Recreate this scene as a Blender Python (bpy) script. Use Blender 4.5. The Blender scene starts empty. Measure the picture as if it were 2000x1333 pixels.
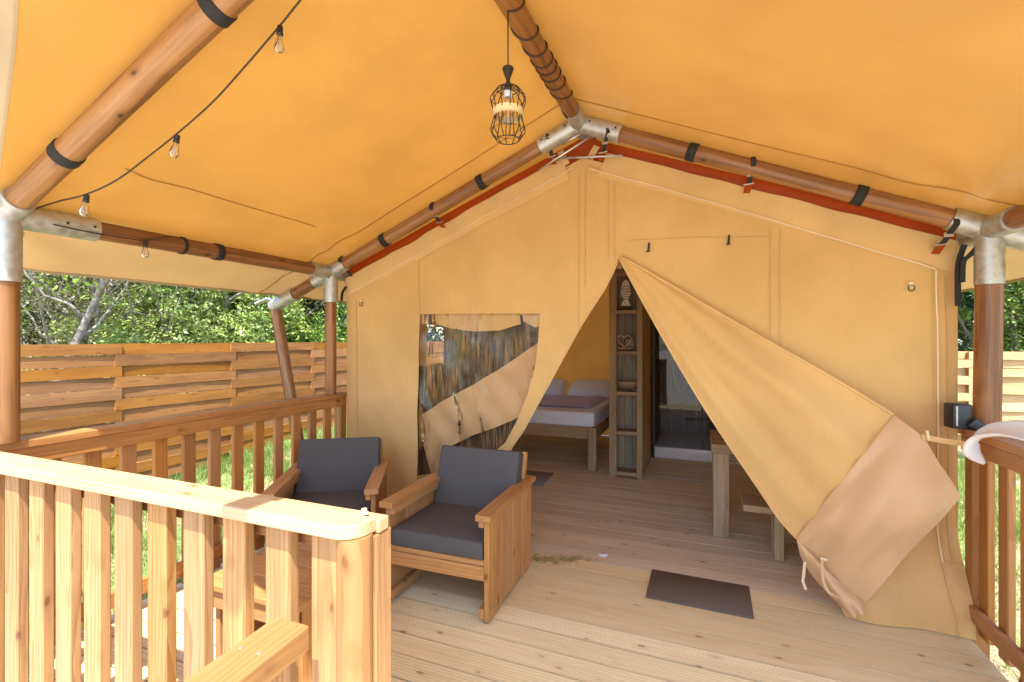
import bpy, bmesh, math, random
import numpy as np
from mathutils import Vector, Matrix, noise
from mathutils.geometry import delaunay_2d_cdt

random.seed(7)
R = math.radians
S = bpy.context.scene
COL = S.collection

# ------------------------------------------------------------------ camera, sky, sun, exposure
YAW = R(21.77); FPX = 933.0; CX = 1000.0; CY = 663.0; EYE = 1.5
cam_d = bpy.data.cameras.new('camera')
cam = bpy.data.objects.new('camera', cam_d); COL.objects.link(cam)
cam.location = (0, 0, EYE); cam.rotation_euler = (R(90), 0, YAW)
cam_d.sensor_width = 36.0; cam_d.lens = 36.0 * FPX / 2000.0
cam_d.shift_y = -(666.5 - CY) / 2000.0
cam_d.clip_start = 0.05; cam_d.clip_end = 400
S.camera = cam

SUN = Vector((0.22, -0.48, 1.0)).normalized()
world = bpy.data.worlds.new('World'); S.world = world; world.use_nodes = True
wn = world.node_tree; wn.nodes.clear()
sky = wn.nodes.new('ShaderNodeTexSky'); sky.sky_type = 'NISHITA'; sky.sun_disc = False
sky.sun_elevation = math.asin(SUN.z); sky.sun_rotation = math.atan2(SUN.x, SUN.y)
bg = wn.nodes.new('ShaderNodeBackground'); bg.inputs['Strength'].default_value = 0.15
wo = wn.nodes.new('ShaderNodeOutputWorld')
wn.links.new(sky.outputs[0], bg.inputs['Color']); wn.links.new(bg.outputs[0], wo.inputs['Surface'])
sun_d = bpy.data.lights.new('sun', 'SUN'); sun_d.energy = 2.9; sun_d.angle = R(0.53); sun_d.color = (1.0, 0.95, 0.87)
sun = bpy.data.objects.new('sun', sun_d); COL.objects.link(sun)
sun.location = (3, -6, 12); sun.rotation_euler = SUN.to_track_quat('Z', 'Y').to_euler()

S.view_settings.view_transform = 'Standard'; S.view_settings.look = 'None'
S.view_settings.exposure = 2.02; S.view_settings.gamma = 1.0; S.view_settings.use_curve_mapping = False
S.render.engine = 'CYCLES'
cy = S.cycles
cy.use_denoising = True
cy.max_bounces = 14; cy.diffuse_bounces = 8; cy.glossy_bounces = 4; cy.transmission_bounces = 6; cy.transparent_max_bounces = 12
cy.sample_clamp_indirect = 6.0; cy.caustics_reflective = False; cy.caustics_refractive = False

# ------------------------------------------------------------------ measuring: a sight line of the survey camera meets a plane
FW = Vector((-math.sin(YAW), math.cos(YAW), 0)); RT = Vector((math.cos(YAW), math.sin(YAW), 0))
def at(px, py, X=None, Y=None, Z=None):
    d = FW + RT * ((px - CX) / FPX) + Vector((0, 0, 1)) * ((CY - py) / FPX)
    if X is not None: t = X / d.x
    elif Y is not None: t = Y / d.y
    else: t = (Z - EYE) / d.z
    return Vector((0, 0, EYE)) + d * t

# ------------------------------------------------------------------ scene helpers
WM = {}
def tag(o, label=None, cat=None, group=None, kind=None):
    if label: o['label'] = label
    if cat: o['category'] = cat
    if group: o['group'] = group
    if kind: o['kind'] = kind
    return o
def link(o, parent=None, M=None):
    COL.objects.link(o)
    M = M or Matrix.Identity(4)
    if parent is not None:
        o.parent = parent
        o.matrix_basis = WM[parent.name].inverted() @ M
    else:
        o.matrix_basis = M
    WM[o.name] = M
    return o
def thing(name, label, cat, loc=(0, 0, 0), rz=0.0, group=None):
    o = bpy.data.objects.new(name, None); o.empty_display_size = 0.1
    link(o, None, Matrix.Translation(loc) @ Matrix.Rotation(rz, 4, 'Z'))
    return tag(o, label, cat, group)
def sub(name, parent, loc=(0, 0, 0)):
    o = bpy.data.objects.new(name, None); return link(o, parent, Matrix.Translation(loc))
def mesh_of(name, verts, faces, mat, smooth=False):
    me = bpy.data.meshes.new(name); me.from_pydata([tuple(v) for v in verts], [], faces); me.update()
    if mat: me.materials.append(mat)
    if smooth: me.polygons.foreach_set('use_smooth', [True] * len(me.polygons))
    return me
def emit(name, parent, verts, faces, mat, M=None, smooth=False):
    return link(bpy.data.objects.new(name, mesh_of(name, verts, faces, mat, smooth)), parent, M)
def emit_me(name, parent, me, M=None):
    return link(bpy.data.objects.new(name, me), parent, M)
def copy_tree(o, parent=None, M=None):
    c = o.copy(); COL.objects.link(c)
    if parent is not None: c.parent = parent
    if M is not None: c.matrix_basis = M
    for ch in list(o.children): copy_tree(ch, c)
    return c
def frame(o, xd, zh=(0, 0, 1)):
    x = Vector(xd).normalized(); z = Vector(zh)
    z = z - x * z.dot(x)
    if z.length < 1e-4: z = Vector((0, 1, 0)) - x * x.y
    z.normalize(); y = z.cross(x)
    M = Matrix.Identity(4)
    for i in range(3): M[i][0], M[i][1], M[i][2], M[i][3] = x[i], y[i], z[i], o[i]
    return M
CACHE = {}
def box_me(l, w, h, b, mat, name):
    k = ('box', round(l, 4), round(w, 4), round(h, 4), round(b, 4), mat.name)
    if k in CACHE: return CACHE[k]
    V = []; idx = {}
    for sx in (0, 1):
        for sy in (-1, 1):
            for sz in (-1, 1):
                for a in range(3):
                    x = (l if sx else 0); y = sy * w / 2; z = sz * h / 2
                    ex = -b if sx else b; ey = -sy * b; ez = -sz * b
                    p = [x + ex, y + ey, z + ez]
                    if a == 0: p[0] = x
                    if a == 1: p[1] = y
                    if a == 2: p[2] = z
                    idx[(sx, sy, sz, a)] = len(V); V.append(p)
    F = []
    def q(*ks): F.append([idx[k] for k in ks])
    for sx in (0, 1):
        c = [(sx, -1, -1, 0), (sx, 1, -1, 0), (sx, 1, 1, 0), (sx, -1, 1, 0)]; q(*(c if sx else c[::-1]))
    for sy in (-1, 1):
        c = [(0, sy, -1, 1), (0, sy, 1, 1), (1, sy, 1, 1), (1, sy, -1, 1)]; q(*(c if sy > 0 else c[::-1]))
    for sz in (-1, 1):
        c = [(0, -1, sz, 2), (1, -1, sz, 2), (1, 1, sz, 2), (0, 1, sz, 2)]; q(*(c if sz > 0 else c[::-1]))
    for sy in (-1, 1):
        for sz in (-1, 1):
            q((0, sy, sz, 1), (1, sy, sz, 1), (1, sy, sz, 2), (0, sy, sz, 2))
    for sx in (0, 1):
        for sz in (-1, 1):
            q((sx, -1, sz, 0), (sx, 1, sz, 0), (sx, 1, sz, 2), (sx, -1, sz, 2))
        for sy in (-1, 1):
            q((sx, sy, -1, 0), (sx, sy, 1, 0), (sx, sy, 1, 1), (sx, sy, -1, 1))
            for sz in (-1, 1): q((sx, sy, sz, 0), (sx, sy, sz, 1), (sx, sy, sz, 2))
    me = mesh_of(name, V, F, mat)
    bm = bmesh.new(); bm.from_mesh(me); bmesh.ops.recalc_face_normals(bm, faces=bm.faces); bm.to_mesh(me); bm.free()
    CACHE[k] = me
    return me
def board(name, parent, a, b, w, h, mat, up=(0, 0, 1), bev=0.003):
    """a squared timber from a to b; h is measured along `up`, w across it"""
    a = Vector(a); b = Vector(b)
    return emit_me(name, parent, box_me((b - a).length, w, h, bev, mat, name), frame(a, b - a, up))
def soft_box(name, parent, l, w, h, bev, mat, M, seg=3, puff=0.0):
    bm = bmesh.new(); bmesh.ops.create_cube(bm, size=1.0)
    for v in bm.verts: v.co = Vector((v.co.x * l, v.co.y * w, v.co.z * h))
    bmesh.ops.bevel(bm, geom=list(bm.edges), offset=bev, segments=seg, profile=0.6, affect='EDGES')
    if puff:
        bmesh.ops.subdivide_edges(bm, edges=[e for e in bm.edges if e.calc_length() > min(l, w) * 0.4], cuts=6, use_grid_fill=True)
        for v in bm.verts:
            fx = max(0, 1 - (2 * v.co.x / l) ** 2); fy = max(0, 1 - (2 * v.co.y / w) ** 2)
            v.co.z += math.copysign(puff * math.sqrt(fx * fy), v.co.z)
    me = bpy.data.meshes.new(name); bm.to_mesh(me); bm.free(); me.materials.append(mat)
    me.polygons.foreach_set('use_smooth', [True] * len(me.polygons))
    return emit_me(name, parent, me, M)
def lathe_data(prof, n=24, off=0, axis='z'):
    V = []; F = []
    for (r, z) in prof:
        for i in range(n):
            a = 2 * math.pi * i / n
            p = (r * math.cos(a), r * math.sin(a), z)
            V.append(p if axis == 'z' else (p[2], p[0], p[1]))
    m = len(prof)
    for j in range(m - 1):
        for i in range(n):
            k = (i + 1) % n
            F.append([off + j * n + i, off + j * n + k, off + (j + 1) * n + k, off + (j + 1) * n + i])
    return V, F
def pole(name, parent, a, b, r, mat, n=20, r2=None, wob=0.0):
    a = Vector(a); b = Vector(b); L = (b - a).length; r2 = r if r2 is None else r2
    ks = max(2, int(L / 0.2)); prof = [(1e-4, 0)]
    seed = random.random() * 50
    for i in range(ks + 1):
        t = i / ks
        prof.append(((r + (r2 - r) * t) * (1 + wob * noise.noise((t * L * 1.5 + seed, 3, 1))), t * L))
    prof.append((1e-4, L))
    V, F = lathe_data(prof, n, 0, 'x')
    me = mesh_of(name, V, F, mat, True)
    try: me.set_sharp_from_angle(angle=R(50))
    except Exception: pass
    return emit_me(name, parent, me, frame(a, b - a))
def tube_data(pts, r, n=8, off=0, closed=False):
    pts = [Vector(p) for p in pts]; V = []; F = []
    N = len(pts); up = Vector((0.13, 0.21, 0.97))
    rr = r if hasattr(r, '__len__') else [r] * N
    for i, p in enumerate(pts):
        if closed: d = pts[(i + 1) % N] - pts[i - 1]
        else: d = pts[min(i + 1, N - 1)] - pts[max(i - 1, 0)]
        d.normalize(); s = d.cross(up)
        if s.length < 0.1: s = d.cross(Vector((1, 0, 0)))
        s.normalize(); u = s.cross(d)
        for k in range(n):
            a = 2 * math.pi * k / n
            V.append(p + (s * math.cos(a) + u * math.sin(a)) * rr[i])
    for i in range(N if closed else N - 1):
        j = (i + 1) % N
        for k in range(n):
            m = (k + 1) % n
            F.append([off + i * n + k, off + i * n + m, off + j * n + m, off + j * n + k])
    if not closed:
        F.append([off + k for k in range(n)][::-1]); F.append([off + (N - 1) * n + k for k in range(n)])
    return V, F
def tube(name, parent, pts, r, mat, n=8, closed=False):
    V, F = tube_data(pts, r, n, 0, closed); return emit(name, parent, V, F, mat, None, True)
def ribbon(name, parent, pts, w, side, mat, th=0.004):
    """a flat strap of real thickness along pts; side gives its width direction"""
    pts = [Vector(p) for p in pts]; V = []; F = []
    for i, p in enumerate(pts):
        d = (pts[min(i + 1, len(pts) - 1)] - pts[max(i - 1, 0)]).normalized()
        s = Vector(side[i] if isinstance(side, list) else side); s = (s - d * s.dot(d)).normalized(); nn = d.cross(s)
        for (a, b) in ((-1, -1), (1, -1), (1, 1), (-1, 1)): V.append(p + s * (a * w / 2) + nn * (b * th / 2))
    for i in range(len(pts) - 1):
        for k in range(4):
            m = (k + 1) % 4; F.append([i * 4 + k, i * 4 + m, i * 4 + 4 + m, i * 4 + 4 + k])
    F.append([3, 2, 1, 0]); e = (len(pts) - 1) * 4; F.append([e, e + 1, e + 2, e + 3])
    return emit(name, parent, V, F, mat)
def crom(P, k):
    """Catmull-Rom through the points P, k steps a span"""
    P = [Vector(p) for p in P]; out = []
    for i in range(len(P) - 1):
        a = P[i - 1] if i else P[0] * 2 - P[1]; b, c = P[i], P[i + 1]
        d = P[i + 2] if i + 2 < len(P) else P[-1] * 2 - P[-2]
        for j in range(k):
            t = j / k
            out.append(0.5 * ((2 * b) + (c - a) * t + (2 * a - 5 * b + 4 * c - d) * t * t + (3 * b - a - 3 * c + d) * t ** 3))
    out.append(P[-1]); return out
def patch(name, parent, rows, mat, ku=6, kv=5, disp=None):
    rs = [crom(r, ku) for r in rows]; n = len(rs[0])
    cols = [crom([r[i] for r in rs], kv) for i in range(n)]; m = len(cols[0])
    V = []; F = []
    for j in range(m):
        for i in range(n):
            p = cols[i][j]
            if disp: p = p + disp(p, i / (n - 1), j / (m - 1))
            V.append(p)
    for j in range(m - 1):
        for i in range(n - 1): F.append([j * n + i, j * n + i + 1, (j + 1) * n + i + 1, (j + 1) * n + i])
    return emit(name, parent, V, F, mat, None, True)
def join_data(parts):
    V = []; F = []
    for v, f in parts:
        o = len(V); V += [tuple(x) for x in v]; F += [[i + o for i in q] for q in f]
    return V, F

# ------------------------------------------------------------------ materials
def new_mat(name):
    m = bpy.data.materials.new(name); m.use_nodes = True; m.node_tree.nodes.clear()
    return m, m.node_tree.nodes, m.node_tree.links
def nd(N, t, **kw):
    n = N.new(t)
    for k, v in kw.items(): setattr(n, k, v)
    return n
def mathn(N, L, op, a, b=None, clamp=False):
    n = nd(N, 'ShaderNodeMath', operation=op, use_clamp=clamp)
    for i, x in enumerate((a, b)):
        if x is None: continue
        if isinstance(x, (int, float)): n.inputs[i].default_value = x
        else: L.new(x, n.inputs[i])
    return n.outputs[0]
def mixc(N, L, fac, a, b, mode='MIX'):
    n = nd(N, 'ShaderNodeMix', data_type='RGBA', blend_type=mode)
    for s, x in ((n.inputs[0], fac), (n.inputs[6], a), (n.inputs[7], b)):
        if isinstance(x, (int, float)): s.default_value = x
        elif isinstance(x, tuple): s.default_value = (*x, 1) if len(x) == 3 else x
        else: L.new(x, s)
    return n.outputs[2]
def mapr(N, L, v, a, b, c, d, smooth=True):
    n = nd(N, 'ShaderNodeMapRange', clamp=True)
    if smooth: n.interpolation_type = 'SMOOTHSTEP'
    L.new(v, n.inputs[0])
    for i, x in enumerate((a, b, c, d)): n.inputs[i + 1].default_value = x
    return n.outputs[0]
def plain(name, col, rough=0.5, metal=0.0, spec=0.5, bump=0.0, bscale=60, var=0.0, coat=0.0):
    m, N, L = new_mat(name)
    b = nd(N, 'ShaderNodeBsdfPrincipled'); o = nd(N, 'ShaderNodeOutputMaterial'); L.new(b.outputs[0], o.inputs[0])
    b.inputs['Base Color'].default_value = (*col, 1); b.inputs['Roughness'].default_value = rough
    b.inputs['Metallic'].default_value = metal; b.inputs['Specular IOR Level'].default_value = spec
    b.inputs['Coat Weight'].default_value = coat
    if bump or var:
        tc = nd(N, 'ShaderNodeTexCoord'); n = nd(N, 'ShaderNodeTexNoise'); n.inputs['Scale'].default_value = bscale; n.inputs['Detail'].default_value = 5
        L.new(tc.outputs['Object'], n.inputs['Vector'])
        if bump:
            bp = nd(N, 'ShaderNodeBump'); bp.inputs['Strength'].default_value = bump; bp.inputs['Distance'].default_value = 0.004
            L.new(n.outputs['Fac'], bp.inputs['Height']); L.new(bp.outputs[0], b.inputs['Normal'])
        if var:
            lo = tuple(c * (1 - var) for c in col); hi = tuple(min(1, c * (1 + var)) for c in col)
            L.new(mixc(N, L, mapr(N, L, n.outputs['Fac'], 0.3, 0.7, 0, 1), lo, hi), b.inputs['Base Color'])
            L.new(mapr(N, L, n.outputs['Fac'], 0.3, 0.7, max(0.05, rough - 0.1), min(1, rough + 0.12)), b.inputs['Roughness'])
    return m
def wood(name, light, dark, knot=(0.10, 0.045, 0.018), ring=26.0, rough=0.55, knots=1.0, wear=0.25, spec=0.35, vary=0.16, grooves=False, grain=1.0, coat=0.0, kg=0.45):
    """sawn softwood: growth rings about each board's own length, fine streaks, knots, tone differing from board to board"""
    m, N, L = new_mat(name)
    b = nd(N, 'ShaderNodeBsdfPrincipled'); o = nd(N, 'ShaderNodeOutputMaterial'); L.new(b.outputs[0], o.inputs[0])
    tc = nd(N, 'ShaderNodeTexCoord'); oi = nd(N, 'ShaderNodeObjectInfo')
    r = oi.outputs['Random']
    off = nd(N, 'ShaderNodeCombineXYZ')
    L.new(mathn(N, L, 'MULTIPLY', r, 41.3), off.inputs[0]); L.new(mathn(N, L, 'MULTIPLY', r, 17.7), off.inputs[1]); L.new(mathn(N, L, 'MULTIPLY', r, 29.1), off.inputs[2])
    add = nd(N, 'ShaderNodeVectorMath', operation='ADD'); L.new(tc.outputs['Object'], add.inputs[0]); L.new(off.outputs[0], add.inputs[1])
    def scaled(v, s):
        n = nd(N, 'ShaderNodeVectorMath', operation='MULTIPLY'); L.new(v, n.inputs[0]); n.inputs[1].default_value = s; return n.outputs[0]
    # pith beside the board, at a place of its own in every board
    pith = nd(N, 'ShaderNodeCombineXYZ')
    w2 = nd(N, 'ShaderNodeTexWhiteNoise', noise_dimensions='1D'); L.new(r, w2.inputs['W'])
    sx = nd(N, 'ShaderNodeSeparateXYZ'); L.new(w2.outputs['Color'], sx.inputs[0])
    L.new(mathn(N, L, 'MULTIPLY_ADD', sx.outputs[0], 0.16), pith.inputs[1])
    pith.inputs[1].links[0].from_node.inputs[2].default_value = -0.08
    L.new(mathn(N, L, 'MULTIPLY_ADD', sx.outputs[1], -0.14), pith.inputs[2])
    pith.inputs[2].links[0].from_node.inputs[2].default_value = -0.03
    pv = nd(N, 'ShaderNodeVectorMath', operation='ADD'); L.new(tc.outputs['Object'], pv.inputs[0]); L.new(pith.outputs[0], pv.inputs[1])
    # slow wander of the rings along the board
    wn_ = nd(N, 'ShaderNodeTexNoise'); wn_.inputs['Scale'].default_value = 1.0; wn_.inputs['Detail'].default_value = 2
    L.new(scaled(add.outputs[0], (1.6, 6, 6)), wn_.inputs['Vector'])
    wand = nd(N, 'ShaderNodeVectorMath', operation='MULTIPLY_ADD'); L.new(wn_.outputs['Color'], wand.inputs[0]); wand.inputs[1].default_value = (0, 0.055, 0.055); L.new(pv.outputs[0], wand.inputs[2])
    wv = nd(N, 'ShaderNodeTexWave', wave_type='RINGS', rings_direction='X', wave_profile='SAW'); wv.inputs['Scale'].default_value = ring
    wv.inputs['Distortion'].default_value = 0.6; wv.inputs['Detail'].default_value = 2; wv.inputs['Detail Scale'].default_value = 3
    L.new(scaled(wand.outputs[0], (0.12, 1, 1)), wv.inputs['Vector'])
    st = nd(N, 'ShaderNodeTexNoise'); st.inputs['Scale'].default_value = 1; st.inputs['Detail'].default_value = 6; st.inputs['Roughness'].default_value = 0.65
    L.new(scaled(add.outputs[0], (3.0, 95, 95)), st.inputs['Vector'])
    br = nd(N, 'ShaderNodeTexNoise'); br.inputs['Scale'].default_value = 1; br.inputs['Detail'].default_value = 3
    L.new(scaled(add.outputs[0], (1.3, 9, 9)), br.inputs['Vector'])
    g = mathn(N, L, 'MULTIPLY', mathn(N, L, 'POWER', wv.outputs['Fac'], 1.8), 0.5 * grain)
    g = mathn(N, L, 'ADD', g, mapr(N, L, st.outputs['Fac'], 0.3, 0.75, 0, 0.42 * grain))
    g = mathn(N, L, 'ADD', g, mapr(N, L, br.outputs['Fac'], 0.35, 0.7, -0.1, wear), True)
    col = mixc(N, L, g, light, dark)
    vo = nd(N, 'ShaderNodeTexVoronoi', feature='F1'); vo.inputs['Scale'].default_value = 1; vo.inputs['Randomness'].default_value = 1
    kn = nd(N, 'ShaderNodeTexNoise'); kn.inputs['Scale'].default_value = 14; L.new(add.outputs[0], kn.inputs['Vector'])
    ka = nd(N, 'ShaderNodeVectorMath', operation='MULTIPLY_ADD'); L.new(kn.outputs['Color'], ka.inputs[0]); ka.inputs[1].default_value = (0.25, 0.25, 0.25); L.new(scaled(add.outputs[0], (5.5, 11.0, 11.0)), ka.inputs[2])
    L.new(ka.outputs[0], vo.inputs['Vector'])
    vs = nd(N, 'ShaderNodeSeparateXYZ'); L.new(vo.outputs['Color'], vs.inputs[0])
    gate = mapr(N, L, vs.outputs[0], kg, kg + 0.1, 0.0, 1.0)
    kd = mathn(N, L, 'MULTIPLY', mapr(N, L, vo.outputs['Distance'], 0.06, 0.14, 0.8 * knots, 0), gate)
    ring2 = mapr(N, L, vo.outputs['Distance'], 0.13, 0.30, 0.45 * knots, 0)
    col = mixc(N, L, ring2, col, dark); col = mixc(N, L, kd, col, knot)
    hs = nd(N, 'ShaderNodeHueSaturation'); L.new(col, hs.inputs['Color'])
    L.new(mapr(N, L, sx.outputs[2], 0, 1, 1 - vary, 1 + vary, False), hs.inputs['Value'])
    L.new(mapr(N, L, sx.outputs[0], 0, 1, 1.0 - vary * 0.5, 1 + vary * 0.4, False), hs.inputs['Saturation'])
    L.new(hs.outputs[0], b.inputs['Base Color'])
    L.new(mapr(N, L, st.outputs['Fac'], 0.3, 0.7, rough - 0.08, rough + 0.12), b.inputs['Roughness'])
    b.inputs['Specular IOR Level'].default_value = spec; b.inputs['Coat Weight'].default_value = coat; b.inputs['Coat Roughness'].default_value = 0.3
    bp = nd(N, 'ShaderNodeBump'); bp.inputs['Strength'].default_value = 0.5; bp.inputs['Distance'].default_value = 0.0012
    L.new(mathn(N, L, 'SUBTRACT', st.outputs['Fac'], mathn(N, L, 'MULTIPLY', kd, 0.4)), bp.inputs['Height']); L.new(bp.outputs[0], b.inputs['Normal'])
    return m
def canvas(name, col, trans, tcol=None, gloss=0.0, rough=0.4, bump=0.25, bscale=9.0, var=0.06, weave=True):
    """woven or coated tent cloth: part of the light is reflected, part shines through"""
    m, N, L = new_mat(name); tcol = tcol or col
    o = nd(N, 'ShaderNodeOutputMaterial'); tc = nd(N, 'ShaderNodeTexCoord')
    n = nd(N, 'ShaderNodeTexNoise'); n.inputs['Scale'].default_value = bscale; n.inputs['Detail'].default_value = 4; L.new(tc.outputs['Object'], n.inputs['Vector'])
    n2 = nd(N, 'ShaderNodeTexNoise'); n2.inputs['Scale'].default_value = 2.3; n2.inputs['Detail'].default_value = 5; L.new(tc.outputs['Object'], n2.inputs['Vector'])
    bp = nd(N, 'ShaderNodeBump'); bp.inputs['Strength'].default_value = bump; bp.inputs['Distance'].default_value = 0.01
    L.new(n.outputs['Fac'], bp.inputs['Height']); nrm = bp.outputs[0]
    if weave:
        w = nd(N, 'ShaderNodeTexNoise'); w.inputs['Scale'].default_value = 420; w.inputs['Detail'].default_value = 1; L.new(tc.outputs['Object'], w.inputs['Vector'])
        b2 = nd(N, 'ShaderNodeBump'); b2.inputs['Strength'].default_value = 0.25; b2.inputs['Distance'].default_value = 0.001
        L.new(w.outputs['Fac'], b2.inputs['Height']); L.new(nrm, b2.inputs['Normal']); nrm = b2.outputs[0]
    if weave:
        vm = nd(N, 'ShaderNodeVectorMath', operation='MULTIPLY'); L.new(tc.outputs['Object'], vm.inputs[0]); vm.inputs[1].default_value = (13, 6, 2.2)
        w3 = nd(N, 'ShaderNodeTexNoise'); w3.inputs['Scale'].default_value = 1; w3.inputs['Detail'].default_value = 5; w3.inputs['Roughness'].default_value = 0.55; w3.inputs['Distortion'].default_value = 0.8; L.new(vm.outputs[0], w3.inputs['Vector'])
        b3 = nd(N, 'ShaderNodeBump'); b3.inputs['Strength'].default_value = 0.55; b3.inputs['Distance'].default_value = 0.012
        L.new(w3.outputs['Fac'], b3.inputs['Height']); L.new(nrm, b3.inputs['Normal']); nrm = b3.outputs[0]
    f = mapr(N, L, n2.outputs['Fac'], 0.3, 0.7, 0, 1)
    c1 = mixc(N, L, f, tuple(c * (1 - var) for c in col), tuple(c * (1 + var) for c in col))
    c2 = mixc(N, L, f, tuple(c * (1 - var) for c in tcol), tuple(c * (1 + var) for c in tcol))
    d = nd(N, 'ShaderNodeBsdfDiffuse'); t = nd(N, 'ShaderNodeBsdfTranslucent')
    L.new(c1, d.inputs[0]); L.new(c2, t.inputs[0]); L.new(nrm, d.inputs['Normal']); L.new(nrm, t.inputs['Normal'])
    mx = nd(N, 'ShaderNodeMixShader'); mx.inputs[0].default_value = trans; L.new(d.outputs[0], mx.inputs[1]); L.new(t.outputs[0], mx.inputs[2])
    out = mx.outputs[0]
    if gloss:
        g = nd(N, 'ShaderNodeBsdfGlossy'); g.inputs['Roughness'].default_value = rough; L.new(nrm, g.inputs['Normal'])
        fr = nd(N, 'ShaderNodeLayerWeight'); fr.inputs['Blend'].default_value = 0.35
        m2 = nd(N, 'ShaderNodeMixShader'); L.new(mathn(N, L, 'MULTIPLY_ADD', fr.outputs['Fresnel'], gloss), m2.inputs[0])
        m2.inputs[0].links[0].from_node.inputs[2].default_value = 0.015
        L.new(out, m2.inputs[1]); L.new(g.outputs[0], m2.inputs[2]); out = m2.outputs[0]
    L.new(out, o.inputs[0]); return m
def leaf_mat(name, a, b, c, trans=0.35):
    m, N, L = new_mat(name); o = nd(N, 'ShaderNodeOutputMaterial'); g = nd(N, 'ShaderNodeNewGeometry')
    oi = nd(N, 'ShaderNodeObjectInfo')
    col = mixc(N, L, mapr(N, L, g.outputs['Random Per Island'], 0, 0.75, 0, 1), a, b)
    col = mixc(N, L, mapr(N, L, g.outputs['Random Per Island'], 0.82, 1.0, 0, 1), col, c)
    tc = nd(N, 'ShaderNodeTexCoord'); cl = nd(N, 'ShaderNodeTexNoise'); cl.inputs['Scale'].default_value = 1.9; cl.inputs['Detail'].default_value = 3; L.new(tc.outputs['Object'], cl.inputs['Vector'])
    col = mixc(N, L, mapr(N, L, cl.outputs['Fac'], 0.48, 0.66, 0, 0.6), col, mixc(N, L, 0.45, b, c))  # lighter clumps in the leaf colour imitate sun catching the foliage
    hs = nd(N, 'ShaderNodeHueSaturation'); L.new(col, hs.inputs['Color'])
    L.new(mapr(N, L, oi.outputs['Random'], 0, 1, 0.47, 0.53, False), hs.inputs['Hue']); L.new(mapr(N, L, oi.outputs['Random'], 0, 1, 1.2, 0.8, False), hs.inputs['Value'])
    d = nd(N, 'ShaderNodeBsdfPrincipled'); d.inputs['Roughness'].default_value = 0.42; L.new(hs.outputs[0], d.inputs['Base Color'])
    t = nd(N, 'ShaderNodeBsdfTranslucent'); L.new(mixc(N, L, 0.5, hs.outputs[0], (0.22, 0.30, 0.04)), t.inputs[0])
    mx = nd(N, 'ShaderNodeMixShader'); mx.inputs[0].default_value = trans; L.new(d.outputs[0], mx.inputs[1]); L.new(t.outputs[0], mx.inputs[2]); L.new(mx.outputs[0], o.inputs[0])
    return m
def clear_mat(name, bump=0.4, bscale=(9, 9, 3), haze=0.04, rough=0.05, tint=(0.93, 0.93, 0.9), dist=0.02, refl=1.1):
    """clear vinyl or glass sheet: see-through, with a sheen that follows its ripples"""
    m, N, L = new_mat(name); o = nd(N, 'ShaderNodeOutputMaterial'); tc = nd(N, 'ShaderNodeTexCoord')
    v = nd(N, 'ShaderNodeVectorMath', operation='MULTIPLY'); L.new(tc.outputs['Object'], v.inputs[0]); v.inputs[1].default_value = bscale
    n = nd(N, 'ShaderNodeTexNoise'); n.inputs['Scale'].default_value = 1; n.inputs['Detail'].default_value = 3; n.inputs['Distortion'].default_value = 0.6; L.new(v.outputs[0], n.inputs['Vector'])
    bp = nd(N, 'ShaderNodeBump'); bp.inputs['Strength'].default_value = bump; bp.inputs['Distance'].default_value = dist; L.new(n.outputs['Fac'], bp.inputs['Height'])
    tr = nd(N, 'ShaderNodeBsdfTransparent'); tr.inputs[0].default_value = (*tint, 1)
    g = nd(N, 'ShaderNodeBsdfGlossy'); g.inputs['Roughness'].default_value = rough; L.new(bp.outputs[0], g.inputs['Normal'])
    fr = nd(N, 'ShaderNodeFresnel'); fr.inputs['IOR'].default_value = 1.5; L.new(bp.outputs[0], fr.inputs['Normal'])
    m1 = nd(N, 'ShaderNodeMixShader'); L.new(mathn(N, L, 'MULTIPLY', fr.outputs[0], refl, True), m1.inputs[0]); L.new(tr.outputs[0], m1.inputs[1]); L.new(g.outputs[0], m1.inputs[2])
    d = nd(N, 'ShaderNodeBsdfDiffuse'); d.inputs[0].default_value = (0.7, 0.68, 0.62, 1)
    m2 = nd(N, 'ShaderNodeMixShader'); m2.inputs[0].default_value = haze; L.new(m1.outputs[0], m2.inputs[1]); L.new(d.outputs[0], m2.inputs[2]); L.new(m2.outputs[0], o.inputs[0])
    return m

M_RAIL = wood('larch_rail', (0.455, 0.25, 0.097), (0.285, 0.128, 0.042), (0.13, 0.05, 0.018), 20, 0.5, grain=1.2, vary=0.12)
M_RAILTOP = wood('glare_pale_handrail', (0.60, 0.42, 0.25), (0.46, 0.28, 0.13), (0.25, 0.12, 0.05), 20, 0.4, vary=0.05, spec=0.5)  # wood paled to put the sun's glare into the handrail colour
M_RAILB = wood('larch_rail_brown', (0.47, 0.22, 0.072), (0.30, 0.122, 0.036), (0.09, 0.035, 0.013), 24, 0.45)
M_HALF = wood('larch_post', (0.38, 0.20, 0.078), (0.27, 0.125, 0.043), (0.16, 0.06, 0.02), 20, 0.42, vary=0.05)
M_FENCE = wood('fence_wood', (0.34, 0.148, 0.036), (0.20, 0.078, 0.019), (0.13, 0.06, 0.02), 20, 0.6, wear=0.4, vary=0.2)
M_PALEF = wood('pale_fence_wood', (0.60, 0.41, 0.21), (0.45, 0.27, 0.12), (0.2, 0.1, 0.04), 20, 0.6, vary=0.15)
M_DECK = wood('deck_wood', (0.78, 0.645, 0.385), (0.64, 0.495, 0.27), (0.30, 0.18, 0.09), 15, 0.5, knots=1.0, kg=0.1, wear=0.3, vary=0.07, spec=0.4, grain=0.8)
M_DECKI = wood('inner_deck_wood', (0.66, 0.55, 0.40), (0.52, 0.41, 0.275), (0.22, 0.13, 0.07), 15, 0.5, wear=0.35, vary=0.08, kg=0.15)
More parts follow.
